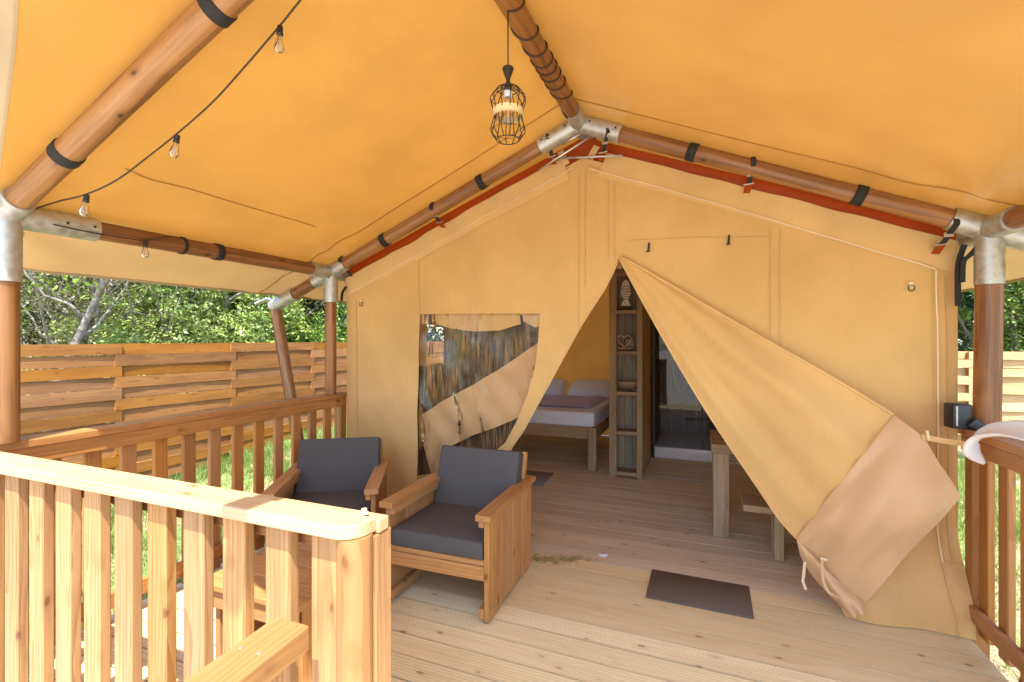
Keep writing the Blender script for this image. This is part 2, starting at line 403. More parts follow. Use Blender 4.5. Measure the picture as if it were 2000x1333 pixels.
M_POLE = wood('stained_pole', (0.36, 0.155, 0.05), (0.15, 0.058, 0.018), (0.03, 0.012, 0.008), 9, 0.36, wear=0.6, spec=0.5, grain=1.1, vary=.08)
M_POLEL = wood('pale_stained_pole', (0.39, 0.19, 0.07), (0.18, 0.075, 0.025), (0.035, 0.015, 0.008), 9, 0.4, wear=0.6, spec=0.5, grain=1.1, vary=.08)
M_CHAIR = wood('armchair_wood', (0.52, 0.27, 0.10), (0.33, 0.145, 0.047), (0.11, 0.045, 0.02), 18, 0.42, vary=0.14, spec=0.5)
M_GREYW = wood('smoked_wood', (0.44, 0.315, 0.185), (0.25, 0.165, 0.09), (0.07, 0.04, 0.02), 18, 0.6, wear=0.4, vary=0.12)
M_GREYB = wood('smoked_wood_back', (0.38, 0.31, 0.23), (0.25, 0.19, 0.13), (0.07, 0.04, 0.02), 14, 0.65, wear=0.5)
M_ROOF = canvas('roof_canvas', (0.50, 0.285, 0.082), 0.142, (0.68, 0.285, 0.042), gloss=0.30, rough=0.26, bump=0.12, bscale=5, var=0.07, weave=False)
M_HEM = canvas('roof_hem', (0.50, 0.41, 0.27), 0.08, (0.6, 0.45, 0.25), bump=0.2)
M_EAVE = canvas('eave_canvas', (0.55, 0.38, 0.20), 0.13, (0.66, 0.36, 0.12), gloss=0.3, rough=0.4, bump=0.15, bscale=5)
M_SEAMR = canvas('roof_seam', (0.46, 0.27, 0.085), 0.135, (0.66, 0.28, 0.045), weave=False)
M_TENT = canvas('tent_canvas', (0.75, 0.48, 0.20), 0.22, (0.76, 0.45, 0.14), bump=0.22, bscale=6)
M_TENTL = canvas('tent_canvas_band', (0.78, 0.52, 0.235), 0.2, (0.76, 0.48, 0.17), bump=0.15, bscale=6)
M_PIPE = canvas('piping', (0.80, 0.64, 0.42), 0.1, bump=0.1)
M_SEAM = canvas('canvas_seam', (0.69, 0.45, 0.20), 0.15, bump=0.1)
M_MUD = canvas('coated_canvas', (0.75, 0.50, 0.275), 0.2, (0.74, 0.47, 0.22), gloss=0.18, rough=0.4, bump=0.2, bscale=4.5, weave=False)
M_INNER = canvas('inner_canvas', (0.66, 0.29, 0.065), 0.35, (0.7, 0.3, 0.06), bump=0.12)
M_LINING = canvas('roof_lining', (0.66, 0.64, 0.62), 0.45, (0.70, 0.70, 0.72), bump=0.12)
M_REFLECT = None
def reflection_mat():  # brown and green streaks paint the window's reflections and dim interior
    m, N, L = new_mat('reflection_screen'); b = nd(N, 'ShaderNodeBsdfPrincipled'); o = nd(N, 'ShaderNodeOutputMaterial'); L.new(b.outputs[0], o.inputs[0])
    tc = nd(N, 'ShaderNodeTexCoord')
    def st(sc, det, dist):
        v = nd(N, 'ShaderNodeVectorMath', operation='MULTIPLY'); L.new(tc.outputs['Object'], v.inputs[0]); v.inputs[1].default_value = sc
        n = nd(N, 'ShaderNodeTexNoise'); n.inputs['Scale'].default_value = 1; n.inputs['Detail'].default_value = det; n.inputs['Distortion'].default_value = dist; L.new(v.outputs[0], n.inputs['Vector']); return n.outputs['Fac']
    fine = st((70, 70, 4), 5, 0.4); broad = st((9, 9, 2.5), 4, 1.0); green = st((14, 14, 2.0), 3, 0.6)
    col = mixc(N, L, mapr(N, L, fine, 0.38, 0.66, 0, 1), (0.035, 0.022, 0.010), (0.34, 0.20, 0.085))
    col = mixc(N, L, mapr(N, L, broad, 0.42, 0.62, 0.75, 0), col, (0.035, 0.022, 0.012))
    col = mixc(N, L, mapr(N, L, green, 0.56, 0.68, 0, 0.6), col, (0.10, 0.12, 0.03))
    L.new(col, b.inputs['Base Color']); b.inputs['Roughness'].default_value = 0.7
    bp = nd(N, 'ShaderNodeBump'); bp.inputs['Strength'].default_value = 0.6; bp.inputs['Distance'].default_value = 0.006; L.new(fine, bp.inputs['Height']); L.new(bp.outputs[0], b.inputs['Normal'])
    return m
M_REFLECT = reflection_mat()
M_RED = canvas('orange_red_pvc', (0.42, 0.07, 0.008), 0.30, (0.6, 0.10, 0.008), gloss=0.3, rough=0.3, weave=False)
M_GALV = plain('galvanised_steel', (0.50, 0.50, 0.48), 0.48, 0.75, bump=0.15, bscale=30, var=0.16)
M_STEEL = plain('bright_steel', (0.65, 0.65, 0.64), 0.28, 1.0)
M_BLACKW = plain('black_webbing', (0.018, 0.017, 0.016), 0.75, bump=0.5, bscale=300)
M_BLACK = plain('black_metal', (0.022, 0.018, 0.015), 0.45)
M_CABLE = plain('brown_black_cable', (0.045, 0.025, 0.014), 0.5)
M_CUSH = plain('charcoal_fabric', (0.088, 0.081, 0.079), 0.85, spec=0.25, bump=0.25, bscale=260, var=0.05)
M_MAT = plain('brown_mat', (0.13, 0.095, 0.075), 0.9, bump=0.8, bscale=220, var=0.25)
M_SHEET = plain('white_sheet', (0.70, 0.76, 0.92), 0.85, spec=0.2, bump=0.3, bscale=14)
M_QUILT = plain('mauve_quilt', (0.47, 0.53, 0.95), 0.85, spec=0.2, bump=0.5, bscale=18)
M_WHITE = plain('white_plastic', (0.80, 0.80, 0.82), 0.35, var=0.03, bscale=8)
M_TRAY = plain('white_enamel', (0.72, 0.74, 0.80), 0.2)
M_DARKP = plain('dark_panel', (0.05, 0.045, 0.045), 0.5, bump=0.1, bscale=30, var=0.2)
M_BOXB = plain('black_box_plastic', (0.02, 0.02, 0.024), 0.42)
M_TAPE = plain('paper_band', (0.72, 0.55, 0.30), 0.8)
M_GLASSB = clear_mat('bulb_glass', 0.0, (1, 1, 1), 0.05, 0.03, (0.97, 0.95, 0.92))
M_VINYL = clear_mat('clear_vinyl', 0.45, (14, 14, 2.6), 0.006, 0.03, (0.94, 0.89, 0.80), 0.03, refl=0.7)
M_GLASS = clear_mat('shower_glass', 0.02, (2, 2, 2), 0.01, 0.01, (0.80, 0.82, 0.84))
M_FILA = plain('filament', (0.62, 0.52, 0.38), 0.4, 0.3)
M_PALEW = plain('whitewashed_wood', (0.80, 0.76, 0.68), 0.7, var=0.1)
M_STRAW = plain('straw', (0.33, 0.23, 0.08), 0.8)
M_BARK = plain('pale_bark', (0.27, 0.24, 0.21), 0.85, bump=0.8, bscale=18, var=0.35)
M_BARKD = plain('grey_bark', (0.16, 0.125, 0.10), 0.9, bump=0.8, bscale=18, var=0.35)
M_LEAF1 = leaf_mat('leaf_mid', (0.075, 0.14, 0.018), (0.25, 0.37, 0.04), (0.48, 0.55, 0.13), 0.22)
M_LEAF2 = leaf_mat('leaf_dark', (0.03, 0.07, 0.016), (0.13, 0.22, 0.03), (0.30, 0.40, 0.09), 0.2)
M_LEAF3 = leaf_mat('leaf_pale', (0.15, 0.25, 0.05), (0.32, 0.42, 0.10), (0.55, 0.58, 0.24), 0.25)
M_LEAF4 = leaf_mat('leaf_dry', (0.13, 0.11, 0.07), (0.22, 0.19, 0.12), (0.34, 0.30, 0.22), 0.2)
M_LEAF5 = leaf_mat('leaf_shade', (0.010, 0.026, 0.009), (0.03, 0.06, 0.014), (0.09, 0.13, 0.03), 0.12)  # shade of the deep wood put into the leaf colour
M_GRASS = leaf_mat('grass_blade', (0.15, 0.25, 0.035), (0.28, 0.40, 0.08), (0.55, 0.52, 0.28), 0.4)

def ground_mat():
    m, N, L = new_mat('ground_soil'); b = nd(N, 'ShaderNodeBsdfPrincipled'); o = nd(N, 'ShaderNodeOutputMaterial'); L.new(b.outputs[0], o.inputs[0])
    tc = nd(N, 'ShaderNodeTexCoord')
    a = nd(N, 'ShaderNodeTexNoise'); a.inputs['Scale'].default_value = 0.9; a.inputs['Detail'].default_value = 6; L.new(tc.outputs['Object'], a.inputs['Vector'])
    c = nd(N, 'ShaderNodeTexNoise'); c.inputs['Scale'].default_value = 28; c.inputs['Detail'].default_value = 6; L.new(tc.outputs['Object'], c.inputs['Vector'])
    col = mixc(N, L, mapr(N, L, c.outputs['Fac'], 0.3, 0.7, 0, 1), (0.30, 0.21, 0.12), (0.44, 0.33, 0.22))
    grs = mixc(N, L, mapr(N, L, c.outputs['Fac'], 0.3, 0.7, 0, 1), (0.10, 0.15, 0.035), (0.22, 0.27, 0.08))
    col = mixc(N, L, mapr(N, L, a.outputs['Fac'], 0.42, 0.58, 0, 1), grs, col)
    sp = nd(N, 'ShaderNodeSeparateXYZ'); L.new(tc.outputs['Object'], sp.inputs[0])
    edge = mathn(N, L, 'ADD', sp.outputs[1], mathn(N, L, 'MULTIPLY', a.outputs['Fac'], 1.2))
    bounce_apron = mixc(N, L, mapr(N, L, c.outputs['Fac'], 0.3, 0.7, 0, 1), (0.52, 0.46, 0.38), (0.68, 0.62, 0.53))  # pale ground added out of view in front, bounces fill light under the roof
    inx = mathn(N, L, 'LESS_THAN', mathn(N, L, 'ABSOLUTE', mathn(N, L, 'ADD', sp.outputs[0], 0.4)), 5.4)
    col = mixc(N, L, mathn(N, L, 'MULTIPLY', mapr(N, L, edge, 1.3, 1.6, 1, 0), inx), col, bounce_apron)
    L.new(col, b.inputs['Base Color']); b.inputs['Roughness'].default_value = 0.95
    bp = nd(N, 'ShaderNodeBump'); bp.inputs['Strength'].default_value = 0.8; bp.inputs['Distance'].default_value = 0.03; L.new(c.outputs['Fac'], bp.inputs['Height']); L.new(bp.outputs[0], b.inputs['Normal'])
    return m
M_GROUND = ground_mat()

# ------------------------------------------------------------------ terrain
def sstep(a, b, x):
    t = min(1, max(0, (x - a) / (b - a))); return t * t * (3 - 2 * t)
def gz(x, y):
    left = sstep(-3.3, -5.0, x)
    far = sstep(7.5, 16, math.hypot(x + 1, y - 3) - 2)
    return -0.34 + left * 0.30 * sstep(3.2, 6.5, y) + 0.04 * noise.noise((x * 0.5, y * 0.5, 0)) + 0.9 * sstep(9, 22, -x) + 0.3 * far * sstep(9, 18, y)
def build_ground():
    xs = np.concatenate([np.linspace(-160, -22, 8)[:-1], np.linspace(-22, 22, 90), np.linspace(22, 160, 8)[1:]])
    V = [(x, y, gz(x, y)) for y in xs for x in xs]; n = len(xs)
    F = [[j * n + i, j * n + i + 1, (j + 1) * n + i + 1, (j + 1) * n + i] for j in range(n - 1) for i in range(n - 1)]
    o = emit('ground', None, V, F, M_GROUND, None, True)
    tag(o, 'sunlit ground of grass and bare soil round the deck', None, None, 'structure')
build_ground()

def grass_patch(n, areas):
    rng = np.random.default_rng(3); V = []; 
    for (x0, x1, y0, y1, k) in areas:
        cx = rng.uniform(x0, x1, k); cyy = rng.uniform(y0, y1, k)
        for i in range(k):
            dens = noise.noise((cx[i] * 0.9, cyy[i] * 0.9, 4))
            if dens < -0.12 and rng.random() < 0.85: continue
            for b in range(7):
                x = cx[i] + rng.normal(0, 0.035); y = cyy[i] + rng.normal(0, 0.035); z = gz(x, y) - 0.01
                h = rng.uniform(0.05, 0.15) * (1 + max(0, dens)); a = rng.uniform(0, 6.28); w = 0.0045
                lean = rng.normal(0, 0.05, 2); c, s = math.cos(a) * w, math.sin(a) * w
                V.append(((x - c, y - s, z), (x + c, y + s, z), (x + lean[0] + c * .2, y + lean[1] + s * .2, z + h), (x + lean[0] - c * .2, y + lean[1] - s * .2, z + h)))
    A = np.array(V, dtype=np.float32).reshape(-1, 3)
    return A
def quad_mesh(name, A, mat):
    n = len(A); me = bpy.data.meshes.new(name); me.vertices.add(n); me.vertices.foreach_set('co', A.astype(np.float32).ravel())
    me.loops.add(n); me.loops.foreach_set('vertex_index', np.arange(n, dtype=np.int32))
    me.polygons.add(n // 4); me.polygons.foreach_set('loop_start', np.arange(0, n, 4, dtype=np.int32)); me.polygons.foreach_set('loop_total', np.full(n // 4, 4, dtype=np.int32))
    me.update(calc_edges=True); me.materials.append(mat); return me
gA = grass_patch(0, [(-6.3, -3.05, 0.3, 9.5, 9000), (1.5, 6.5, 1.0, 9.2, 7000)])
g = emit_me('grass', None, quad_mesh('grass', gA, M_GRASS)); tag(g, 'bright tufts of grass between the deck and the fences', None, None, 'stuff')

# ------------------------------------------------------------------ deck
XDL, XDR = -2.99, 1.25
def plank_me(L_, w, th, ribs, mat, key):
    k = ('plank', round(L_, 3), round(w, 3), ribs, mat.name)
    if k in CACHE: return CACHE[k]
    prof = [(-w / 2 + 0.007, -th), (-w / 2, -0.0008), (-w / 2 + 0.0008, 0)]
    if ribs:
        p = (w - 0.016) / ribs
        for i in range(ribs):
            y0 = -w / 2 + 0.008 + i * p
            prof += [(y0 + p * .22, 0), (y0 + p * .38, -0.002), (y0 + p * .62, -0.002), (y0 + p * .78, 0)]
    prof += [(w / 2 - 0.0008, 0), (w / 2, -0.0008), (w / 2 - 0.007, -th)]
    n = len(prof); V = [(0, a, b) for a, b in prof] + [(L_, a, b) for a, b in prof]
    F = [[i, (i + 1) % n, n + (i + 1) % n, n + i][::-1] for i in range(n)] + [list(range(n)), list(range(2 * n - 1, n - 1, -1))]
    me = mesh_of('plank', V, F, mat); CACHE[k] = me; return me
deck = tag(bpy.data.objects.new('deck', None), 'larch veranda deck running on into the tent as its floor', None, None, 'structure'); link(deck)
pw = 0.142; y = 0.93; i = 0
while y < 7.7:
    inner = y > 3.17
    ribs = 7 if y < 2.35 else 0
    w = pw - 0.0058
    x0, x1 = XDL, XDR
    if i % 7 == 1: cuts = [x0, x0 + 3.0 + (i * 37 % 10) * 0.03, x1]
    elif i % 7 == 4: cuts = [x0, x0 + 1.2 + (i * 53 % 10) * 0.04, x1]
    else: cuts = [x0, x1]
    for a, b in zip(cuts[:-1], cuts[1:]):
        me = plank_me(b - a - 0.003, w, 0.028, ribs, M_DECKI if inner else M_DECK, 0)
        emit_me('plank', deck, me, Matrix.Translation((a, y + w / 2 + random.uniform(-.0006, .0006), random.uniform(-0.0012, 0.0006))))
    y += pw; i += 1
    if 3.10 < y < 3.22 and not inner: y += 0.004
emit('gap_shade_sheet', deck, [(XDL + .06, .98, -.033), (XDR - .06, .98, -.033), (XDR - .06, 7.55, -.033), (XDL + .06, 7.55, -.033)], [[0, 1, 2, 3]], plain('gap_shade_black', (0.012, 0.011, 0.01), 0.9))  # dark sheet added below the planks so their gaps read as shade
for xx in (XDL + 0.03, XDR - 0.03):
    board('edge_joist', deck, (xx, 0.95, -0.12), (xx, 7.68, -0.12), 0.045, 0.17, M_RAILB)
for yy in (0.97, 3.2, 5.4, 7.6):
    board('edge_joist', deck, (XDL + 0.06, yy, -0.12), (XDR - 0.06, yy, -0.12), 0.045, 0.17, M_RAILB)
for xx in (-2.2, -1.2, -0.2, 0.7):
    board('edge_joist', deck, (xx, 1.0, -0.115), (xx, 7.55, -0.115), 0.045, 0.16, M_RAILB)

# ------------------------------------------------------------------ tent frame (poles, steel sockets, bands)
XL, XR, XC = -2.87, 1.34, -0.765
YF, YN = 3.126, 1.13
ZE, ZA = 2.055, 2.94
SL = (ZA - ZE) / (XC - XL)
PR = 0.05
tf = thing('tent_frame', 'brown round pole frame with galvanised sockets carrying the orange roof sheet', 'tent frame', (XC, YF, 0))
def joint(name, parent, a, b, r=0.058): return pole(name, parent, a, b, r, M_GALV, 20)
def lerp(a, b, t): return Vector(a) + (Vector(b) - Vector(a)) * t
def band(parent, a, b, t, r=0.0515, wid=0.05, name='velcro_band', mat=None):
    a = Vector(a); b = Vector(b); L_ = (b - a).length; d = (b - a) / L_
    c = a + d * (t * L_); prof = [(r, -wid / 2), (r + 0.004, -wid / 2 + .001), (r + 0.004, wid / 2 - .001), (r, wid / 2)]
    V, F = lathe_data(prof, 20, 0, 'x'); return emit(name, parent, V, F, mat or M_BLACKW, frame(c, d), True)
RIDGE_Y0 = -0.08
ridge = pole('ridge_pole', tf, (XC, RIDGE_Y0, ZA), (XC, YF - 0.17, ZA), PR, M_POLE, 24, wob=0.02)
pole('ridge_pole', tf, (XC, YF + 0.14, ZA), (XC, 7.6, ZA), PR, M_POLE, 16)
def socket_cluster(c, dirs, nm='steel_socket', root=0.0):
    s = sub(nm, tf, c)
    for (d, l) in dirs:
        d = Vector(d).normalized(); joint('socket_sleeve', s, Vector(c) + d * root, Vector(c) + d * l)
    return s
SLD = Vector((XL - XC, 0, ZE - ZA)).normalized(); SRD = Vector((XR - XC, 0, ZE - ZA)).normalized()
apex = Vector((XC, YF, ZA)); eL = Vector((XL, YF, ZE)); eR = Vector((XR, YF, ZE)); nL = Vector((XL, YN, ZE)); nR = Vector((XR, YN, ZE)); nA = Vector((XC, YN, ZA))
s = socket_cluster(apex, [((0, -1, 0), 0.20), (SLD, 0.30), (SRD, 0.30), ((0, 1, 0), 0.2)])
for dd, u in ((SLD, 0.09), (SRD, 0.09), (SLD, 0.27), (SRD, 0.27)):
    p = apex + dd * u + Vector((0, -0.0575, 0.012)); V, F = lathe_data([(1e-4, 0.004), (0.006, 0.003), (0.007, -0.002)], 10)
    emit('bolt', s, V, F, M_BLACK, frame(p, (1, 0, 0), (0, -1, 0)))
# thin brace rods under the apex
tube('brace_rod', tf, [apex + SLD * 0.33 + Vector((0, 0.03, -0.14)), apex + SRD * 0.08 + Vector((0, 0.02, -0.06))], 0.007, M_STEEL, 8)
tube('brace_rod', tf, [apex + SLD * 0.22 + Vector((0, 0.06, -0.10)), apex + SRD * 0.30 + Vector((0, 0.05, -0.12))], 0.007, M_GALV, 8)
tube('brace_rod', tf, [apex + SLD * 0.14 + Vector((0, 0.03, -0.055)), apex + SRD * 0.02 + Vector((0, 0.02, -0.05))], 0.006, M_STEEL, 8)
# far rafters
EXT = 0.66
farL_end = eL + SLD * EXT; farR_end = eR + SRD * EXT
pole('rafter', tf, apex + SLD * 0.26, eL - SLD * 0.10, PR - .002, M_POLEL, 20, wob=0.02)
pole('rafter', tf, apex + SRD * 0.26, eR - SRD * 0.14, PR - .002, M_POLEL, 20, wob=0.02)
pole('rafter', tf, eL + SLD * 0.12, farL_end, PR - .002, M_POLEL, 18)
pole('rafter', tf, eR + SRD * 0.12, farR_end, PR - .002, M_POLEL, 18)
# near rafters and eave beams
pole('rafter', tf, nA + SLD * 0.07, nL - SLD * 0.10, PR + .001, M_POLEL, 24, wob=0.025)
pole('rafter', tf, nA + SRD * 0.07, nR - SRD * 0.10, PR + .001, M_POLEL, 20)
pole('eave_beam', tf, nL + Vector((0, 0.28, 0)), eL + Vector((0, -0.18, 0)), PR - .003, M_POLE, 20, wob=0.02)
pole('eave_beam', tf, nR + Vector((0, 0.2, 0)), eR + Vector((0, -0.2, 0)), PR - .003, M_POLE, 20)
for e in (eL, eR): pole('eave_beam', tf, e + Vector((0, 0.18, 0)), (e.x, 7.6, ZE), PR - .003, M_POLE, 14)
sL = socket_cluster(eL, [((0, -1, 0), 0.22), (-SLD, 0.17), (SLD, 0.18), ((0, 0, -1), 0.25), ((0, 1, 0), 0.22)])
sR = socket_cluster(eR, [((0, -1, 0), 0.22), (-SRD, 0.17), (SRD, 0.18), ((0, 0, -1), 0.28), ((0, 1, 0), 0.22)])
sN = socket_cluster(nL, [((0, 1, 0), 0.34), (-SLD, 0.14), (SLD, 0.1), ((0, 0, -1), 0.30)])
socket_cluster(nR, [((0, 1, 0), 0.25), (-SRD, 0.14), (SRD, 0.1), ((0, 0, -1), 0.25)])
socket_cluster(nA, [((0, 1, 0), 0.12), (SLD, 0.14), (SRD, 0.14), ((0, -1, 0), 0.12)])
for p in ((nL + Vector((0.0575, 0.20, 0.0))), (nL + Vector((0.0575, 0.31, 0.005))), (eL + Vector((0.03, -0.05, -0.05)))):
    V, F = lathe_data([(1e-4, 0.005), (0.006, 0.004), (0.007, -0.004)], 10); emit('bolt', sN, V, F, M_BLACK, frame(p, (0, 1, 0), (1, 0, 0)))
V, F = lathe_data([(1e-4, 0.005), (0.007, 0.004), (0.008, -0.004)], 10); emit('bolt', sR, V, F, M_BLACK, frame(eR + Vector((-.01, -0.058, -0.03)), (1, 0, 0), (0, -1, 0)))
ZRAIL = 1.042
pole('post', tf, (XL, YF, ZRAIL + .002), (XL, YF, ZE - 0.24), PR - .004, M_POLE, 20)
pole('post', tf, (XR - .01, YF, ZRAIL + .002), (XR, YF, ZE - 0.27), PR + .004, M_POLE, 24)
pole('post', tf, (XL, YN, ZRAIL + .002), (XL, YN, ZE - 0.29), PR, M_POLEL, 20)
pole('post', tf, (XR, YN, ZRAIL + .002), (XR, YN, ZE - 0.24), PR, M_POLE, 18)
# raking outside legs under the rafter ends
for e, sd, sg in ((farL_end, SLD, 1), (farR_end, SRD, -1)):
    so = sub('end_socket', tf, e)
    joint('socket_sleeve', so, e - sd * 0.24, e + sd * 0.03, 0.06)
    V, F = box_data = ([], [])
    board('socket_lug', so, e + sd * 0.0 + Vector((-sg * .03, -.05, .055)), e + sd * 0.16 + Vector((-sg * .03, -.05, .075)), 0.05, 0.02, M_GALV)
    foot = Vector((e.x + sg * 0.46, YF, -0.28))
    top = e + Vector((0, 0, -0.055)); mid = lerp(top, foot, 0.35) + Vector((-sg * 0.02, 0, 0))
    pole('raking_leg', tf, top, foot, PR - .002, M_POLEL, 18, wob=0.03)
# black bands and strap ends on the poles
def on_seg(a, b, px):
    best = None
    for k in range(401):
        t = k / 400; p = lerp(a, b, t); d = p - Vector((0, 0, EYE)); dep = d.dot(FW)
        if dep <= 0.1: continue
        u = CX + FPX * d.dot(RT) / dep
        if best is None or abs(u - px) < best[0]: best = (abs(u - px), t)
    return best[1]
for px in (130, 425): band(tf, nL, nA, on_seg(nL, nA, px), 0.052, 0.05)
for px in (425,): band(tf, nL, eL, on_seg(nL, eL, px), 0.049, 0.045)
for px in (355,): band(tf, nL, eL, on_seg(nL, eL, px), 0.048, 0.02, 'cable_tie')
for px in (752, 940): band(tf, eL, apex, on_seg(eL, apex, px), 0.05, 0.05)
for px in (1352, 1678): band(tf, eR, apex, on_seg(eR, apex, px), 0.05, 0.055)

# ------------------------------------------------------------------ roof sheet
ZRC = ZA + 0.062
def edge_y(d): return float(np.interp(d, [0, 0.8, 1.3, 1.95, 2.75], [0.26, 0.64, 0.83, 1.04, 1.22]))
def roof_z(x, y):
    d = abs(x - XC); z = ZRC - SL * d
    if YN < y < YF:
        s_ = math.sin(math.pi * (y - YN) / (YF - YN)); z -= 0.022 * s_ * math.sin(min(1, d / 2.1) * math.pi)
    # tension creases running out of the eave joints
    for (jx, jy) in ((XL, YF), (XR, YF), (XL, YN), (XR, YN)):
        dx, dy = x - jx, y - jy; r = math.hypot(dx, dy)
        if r < 1.3:
            a = math.atan2(dy, dx); z += 0.012 * math.exp(-((r - 0.42) / 0.26) ** 2) * math.sin(a * 11 + 1.3 * jx + 0.8 * noise.noise((a * 2, jx, jy)))
    z += 0.006 * noise.noise((x * 0.9, y * 1.3, 2.0)) + 0.002 * noise.noise((x * 2.0, y * 3.4, 5.0)) * sstep(0, 0.3, d)
    return z
canopy = thing('roof_canopy', 'big orange canvas roof sheet stretched over the veranda poles and tent', 'canopy', (XC, YF, ZRC))
DMAX = 2.66
for sg in (-1, 1):
    V = []; F = []; nx, ny = 46, 110
    for j in range(ny + 1):
        for i in range(nx + 1):
            d = DMAX * i / nx; y0 = edge_y(d); t = j / ny
            tt = t * 0.45 if False else t
            y = y0 + (7.9 - y0) * (tt ** 1.35); x = XC + sg * d; V.append((x, y, roof_z(x, y)))
    for j in range(ny):
        for i in range(nx): F.append([j * (nx + 1) + i, j * (nx + 1) + i + 1, (j + 1) * (nx + 1) + i + 1, (j + 1) * (nx + 1) + i])
    ro = emit('roof_panel', canopy, V, F, M_ROOF, None, True)
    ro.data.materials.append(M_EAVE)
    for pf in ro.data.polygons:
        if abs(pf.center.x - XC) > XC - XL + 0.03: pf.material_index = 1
    # doubled hem along the swept front edge
    V = []; F = []
    for i in range(nx + 1):
        d = DMAX * i / nx; x = XC + sg * d
        for k, oy in enumerate((-0.10, -0.05, 0.0, 0.012)):
            y = edge_y(d) + oy; V.append((x, y, roof_z(x, y) - 0.003 - (0.012 if k == 0 else 0)))
    for i in range(nx):
        for k in range(3): F.append([i * 4 + k, i * 4 + k + 1, (i + 1) * 4 + k + 1, (i + 1) * 4 + k])
    emit('front_hem', canopy, V, F, M_HEM, None, True)
    # seams parallel to the far rafter and to the eave
    def seam(pts, w, side, nm='roof_seam'):
        return ribbon(nm, canopy, pts, w, side, M_SEAMR, 0.003)
    ys = YF - 0.235
    seam([(XC + sg * d, ys, roof_z(XC + sg * d, ys) - 0.004) for d in np.linspace(0.03, DMAX - .02, 30)], 0.010, (0, 1, 0))
    xs_ = XC + sg * 1.70
    if sg < 0: seam([(xs_, y, roof_z(xs_, y) - 0.004) for y in np.linspace(YN + 0.25, ys - 0.35, 20)], 0.008, (1, 0, 0))
    # rolled lower edge
    xe = XC + sg * DMAX
    tube('eave_hem', canopy, [(xe, y, roof_z(xe, y)) for y in np.linspace(edge_y(DMAX), 7.85, 40)], 0.011, M_HEM, 8)

# ------------------------------------------------------------------ tent
YT = 3.24; XTL, XTR = -2.80, 1.26; ZT, ZTA = 1.951, 2.751
tent = thing('safari_tent', 'beige canvas safari tent with its door flap pulled open to the right', 'tent', (XC, YT, 0))
def onwall(px, py, dy=0.0):
    p = at(px, py, Y=YT + dy); return p
def wall_dy(x, z):
    f = 0.024 * noise.noise((x * 2.4, z * 0.8, 1.0)) + 0.014 * noise.noise((x * 5.5 + z * 1.5, z * 1.6, 3.0))
    # diagonal pull lines out of the door apex and corners
    f += 0.011 * math.sin((x * 1.6 - z) * 9 + 2 * noise.noise((x * 2, z * 2, 0))) * math.exp(-((x - 0.6) ** 2 + (z - 2.1) ** 2) * 1.6)
    f += 0.010 * math.sin((x * 1.0 + z) * 12) * math.exp(-((x + 1.9) ** 2 + (z - 1.95) ** 2) * 2)
    # stretched slack beside the door
    f += 0.010 * math.sin(x * 26) * math.exp(-((x + 0.72) / 0.16) ** 2) * sstep(1.9, 2.5, z)
    f += 0.007 * math.sin(x * 7 + 3 * noise.noise((x, z, 6))) * sstep(1.4, 0.4, z) + 0.006 * noise.noise((x * 9 + z * 5, z * 2.5, 11))
    flare = sstep(0.55, 0.0, z)
    f -= (0.14 * flare * sstep(0.2, 0.8, x) + 0.05 * flare)
    f += 0.035 * flare * noise.noise((x * 4, z * 2.4, 8)) + 0.018 * flare * math.sin(x * 13 + z * 7 + 2 * noise.noise((x * 2, z, 1)))
    return f
def pip(p, poly):
    x, y = p; c = False; n = len(poly); j = n - 1
    for i in range(n):
        xi, yi = poly[i]; xj, yj = poly[j]
        if (yi > y) != (yj > y) and x < (xj - xi) * (y - yi) / (yj - yi) + xi: c = not c
        j = i
    return c
def sheet(name, parent, outer, holes, mat, y0, dyf, step=0.055):
    loops = [outer] + holes; pts = []; edges = []
    for lp in loops:
        s0 = len(pts); dense = []
        for a, b in zip(lp, lp[1:] + lp[:1]):
            L_ = math.hypot(b[0] - a[0], b[1] - a[1]); k = max(1, int(L_ / step))
            for t in range(k): dense.append((a[0] + (b[0] - a[0]) * t / k, a[1] + (b[1] - a[1]) * t / k))
        pts += dense; n = len(dense); edges += [(s0 + i, s0 + (i + 1) % n) for i in range(n)]
    bx = [p[0] for p in outer]; bz = [p[1] for p in outer]; nb = len(pts)
    arr = np.array(pts)
    x = min(bx) + step / 2; row = 0
    while x < max(bx):
        z = min(bz) + step / 2 + (step / 2 if row % 2 else 0)
        while z < max(bz):
            if pip((x, z), outer) and not any(pip((x, z), h) for h in holes):
                if np.min((arr[:nb, 0] - x) ** 2 + (arr[:nb, 1] - z) ** 2) > (step * .45) ** 2: pts.append((x, z))
            z += step
        x += step * .87; row += 1
    v2, _, tris, _, _, _ = delaunay_2d_cdt([Vector(p) for p in pts], edges, [], 0, 1e-6)
    F = []
    for t in tris:
        c = (sum(v2[i][0] for i in t) / 3, sum(v2[i][1] for i in t) / 3)
        if pip(c, outer) and not any(pip(c, h) for h in holes): F.append(list(t))
    V = [(v[0], y0 + dyf(v[0], v[1]), v[1]) for v in v2]
    me = mesh_of(name, V, F, mat, True)
    bm = bmesh.new(); bm.from_mesh(me); bmesh.ops.recalc_face_normals(bm, faces=bm.faces); bm.to_mesh(me); bm.free()
    return emit_me(name, parent, me)
def w2(px, py): p = onwall(px, py); return (p.x, p.z)
zb = 0.006
door_edge = [w2(*q) for q in ((1208, 508), (1196, 536), (1180, 566), (1158, 600), (1133, 641), (1104, 692), (1075, 745), (1050, 790), (1022, 840), (1000, 872), (984, 905), (968, 960))]
door_r = [w2(*q) for q in ((1222, 516), (1300, 612), (1400, 752), (1500, 905))]
